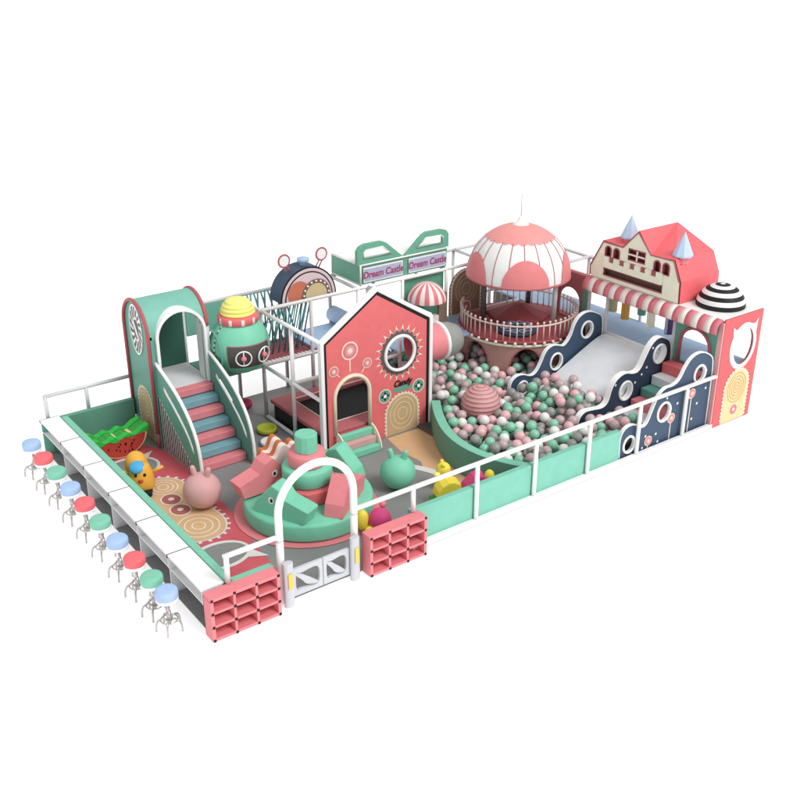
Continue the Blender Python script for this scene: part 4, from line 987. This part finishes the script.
def base_h(x, y):
    h = .10
    if x > 5.65 and 1.1 < y < 2.66: h = max(h, .24 + max(0, x - 5.95) * .25)
    if math.hypot(x - TX, y - TY) < rb - .2: h += .12
    return h
pts = np.zeros((0, 3)); P = []
bigc = np.array([4.62, 2.50, .50]); bigr = .365
NB_ = 1250
for k in range(NB_):
    best = None; cnt = 0
    while cnt < 16:
        x, y = rng.uniform(3.4, 7.9), rng.uniform(.2, 6.0)
        if not ok(x, y): continue
        cnt += 1
        zz = base_h(x, y) + BR
        if len(P):
            A = P_arr[:len(P)]; d2 = (A[:, 0] - x) ** 2 + (A[:, 1] - y) ** 2
            msk = d2 < (2 * BR) ** 2
            if msk.any(): zz = max(zz, float(np.max(A[msk, 2] + np.sqrt((2 * BR) ** 2 - d2[msk]))))
        db = (x - bigc[0]) ** 2 + (y - bigc[1]) ** 2
        if db < (BR + bigr) ** 2: zz = max(zz, bigc[2] + math.sqrt((BR + bigr) ** 2 - db)) if db < .05 else max(zz, bigc[2] + math.sqrt((BR + bigr) ** 2 - db))
        rel = zz - base_h(x, y)
        if best is None or rel < best[0]: best = (rel, x, y, zz)
    if best[0] > .42: continue
    if not P: P_arr = np.zeros((NB_ + 1, 3))
    P_arr[len(P)] = best[1:]; P.append(best[1:])
# rank by what can be seen from the front
Cc = np.array([-6.35, -9.94, 8.107]); Rm = (Matrix.Rotation(-.6345, 3, 'Z') @ Matrix.Rotation(1.143, 3, 'X')).transposed()
Rm = np.array(Rm); buf = -np.ones((500, 900), int); dep = []
for i, p in enumerate(P):
    q = Rm @ (np.array(p) - Cc); dep.append((-q[2], i, 1600 + 4018 * q[0] / -q[2] / 2 - 1600, 4018 * q[1] / -q[2] / 2))
dep.sort(reverse=True)
us = [d[2] for d in dep]; vs_ = [d[3] for d in dep]; u0_, v0_ = min(us) - 20, min(vs_) - 20
buf = -np.ones((int(max(vs_) - v0_ + 40), int(max(us) - u0_ + 40)), int)
YY, XX = np.mgrid[-13:14, -13:14]
for d, i, u, v in dep:
    r = 2009 * BR / d; mk = XX ** 2 + YY ** 2 <= r * r
    yy_, xx_ = YY[mk] + int(v - v0_), XX[mk] + int(u - u0_)
    buf[yy_.clip(0, buf.shape[0] - 1), xx_.clip(0, buf.shape[1] - 1)] = i
cntv = np.bincount(buf[buf >= 0].ravel(), minlength=len(P))
# things hidden under the tower count less
for i, p in enumerate(P):
    if math.hypot(p[0] - TX, p[1] - TY) < rb - .1: cntv[i] = cntv[i] * .35
    if p[1] > 4.3 and p[0] > 5.9: cntv[i] = cntv[i] * .1
order = np.argsort(-cntv)
cols = ['ball_mint', 'ball_grey', 'ball_pink', 'ball_white', 'ball_mauve']; wts = [.25, .25, .20, .16, .14]
cl = {'ball_mint': 'mint green plastic ball in the ball pit', 'ball_grey': 'grey plastic ball in the ball pit', 'ball_pink': 'pale pink plastic ball in the ball pit', 'ball_white': 'white plastic ball in the ball pit', 'ball_mauve': 'dull mauve plastic ball in the ball pit'}
meshes = {}
for c in cols:
    o = MB().sphere((0, 0, 0), BR * .985, c, 28, 14).build('tmp'); meshes[c] = o.data; bpy.data.objects.remove(o)
rest = MB(); first = True
choice = rng.choice(5, size=len(P), p=wts)
for rank, i in enumerate(order):
    c = cols[choice[i]]; p = P[i]
    if rank < 300:
        o = bpy.data.objects.new('pit_ball', meshes[c]); COL.objects.link(o); o.location = p
        o.rotation_euler = (rng.uniform(0, 3), rng.uniform(0, 3), 0)
        o['label'] = cl[c]; o['category'] = 'ball'; o['group'] = cl[c].replace('ball in', 'balls in')
    else: rest.sphere(p, BR * .985, c, 16, 8)
rest.build('pit_balls', merge=False, kind='stuff', label='mixed plastic balls filling the rest of the ball pit', category='balls')

# ------------------------------------------------------------------ light, camera
w = bpy.data.worlds.new('World'); scene.world = w; w.use_nodes = True
bg = w.node_tree.nodes['Background']; bg.inputs['Color'].default_value = (1, 1, 1, 1); bg.inputs['Strength'].default_value = .79
sd_ = bpy.data.lights.new('sun', 'SUN'); sd_.energy = 2.1; sd_.angle = radians(25); sd_.color = (1, .985, .965)
so = bpy.data.objects.new('sun', sd_); COL.objects.link(so)
so.rotation_euler = Vector((-.22, .62, -.75)).to_track_quat('-Z', 'Y').to_euler()
cd = bpy.data.cameras.new('camera'); co = bpy.data.objects.new('camera', cd); COL.objects.link(co)
co.location = (-6.35, -9.94, 8.107); co.rotation_euler = (1.143, 0, -.6345)
cd.sensor_width = 36; cd.lens = 1004.7 / 800 * 36; cd.clip_end = 2000; cd.clip_start = .1
scene.camera = co
scene.view_settings.view_transform = 'Standard'; scene.view_settings.look = 'None'; scene.view_settings.exposure = 0
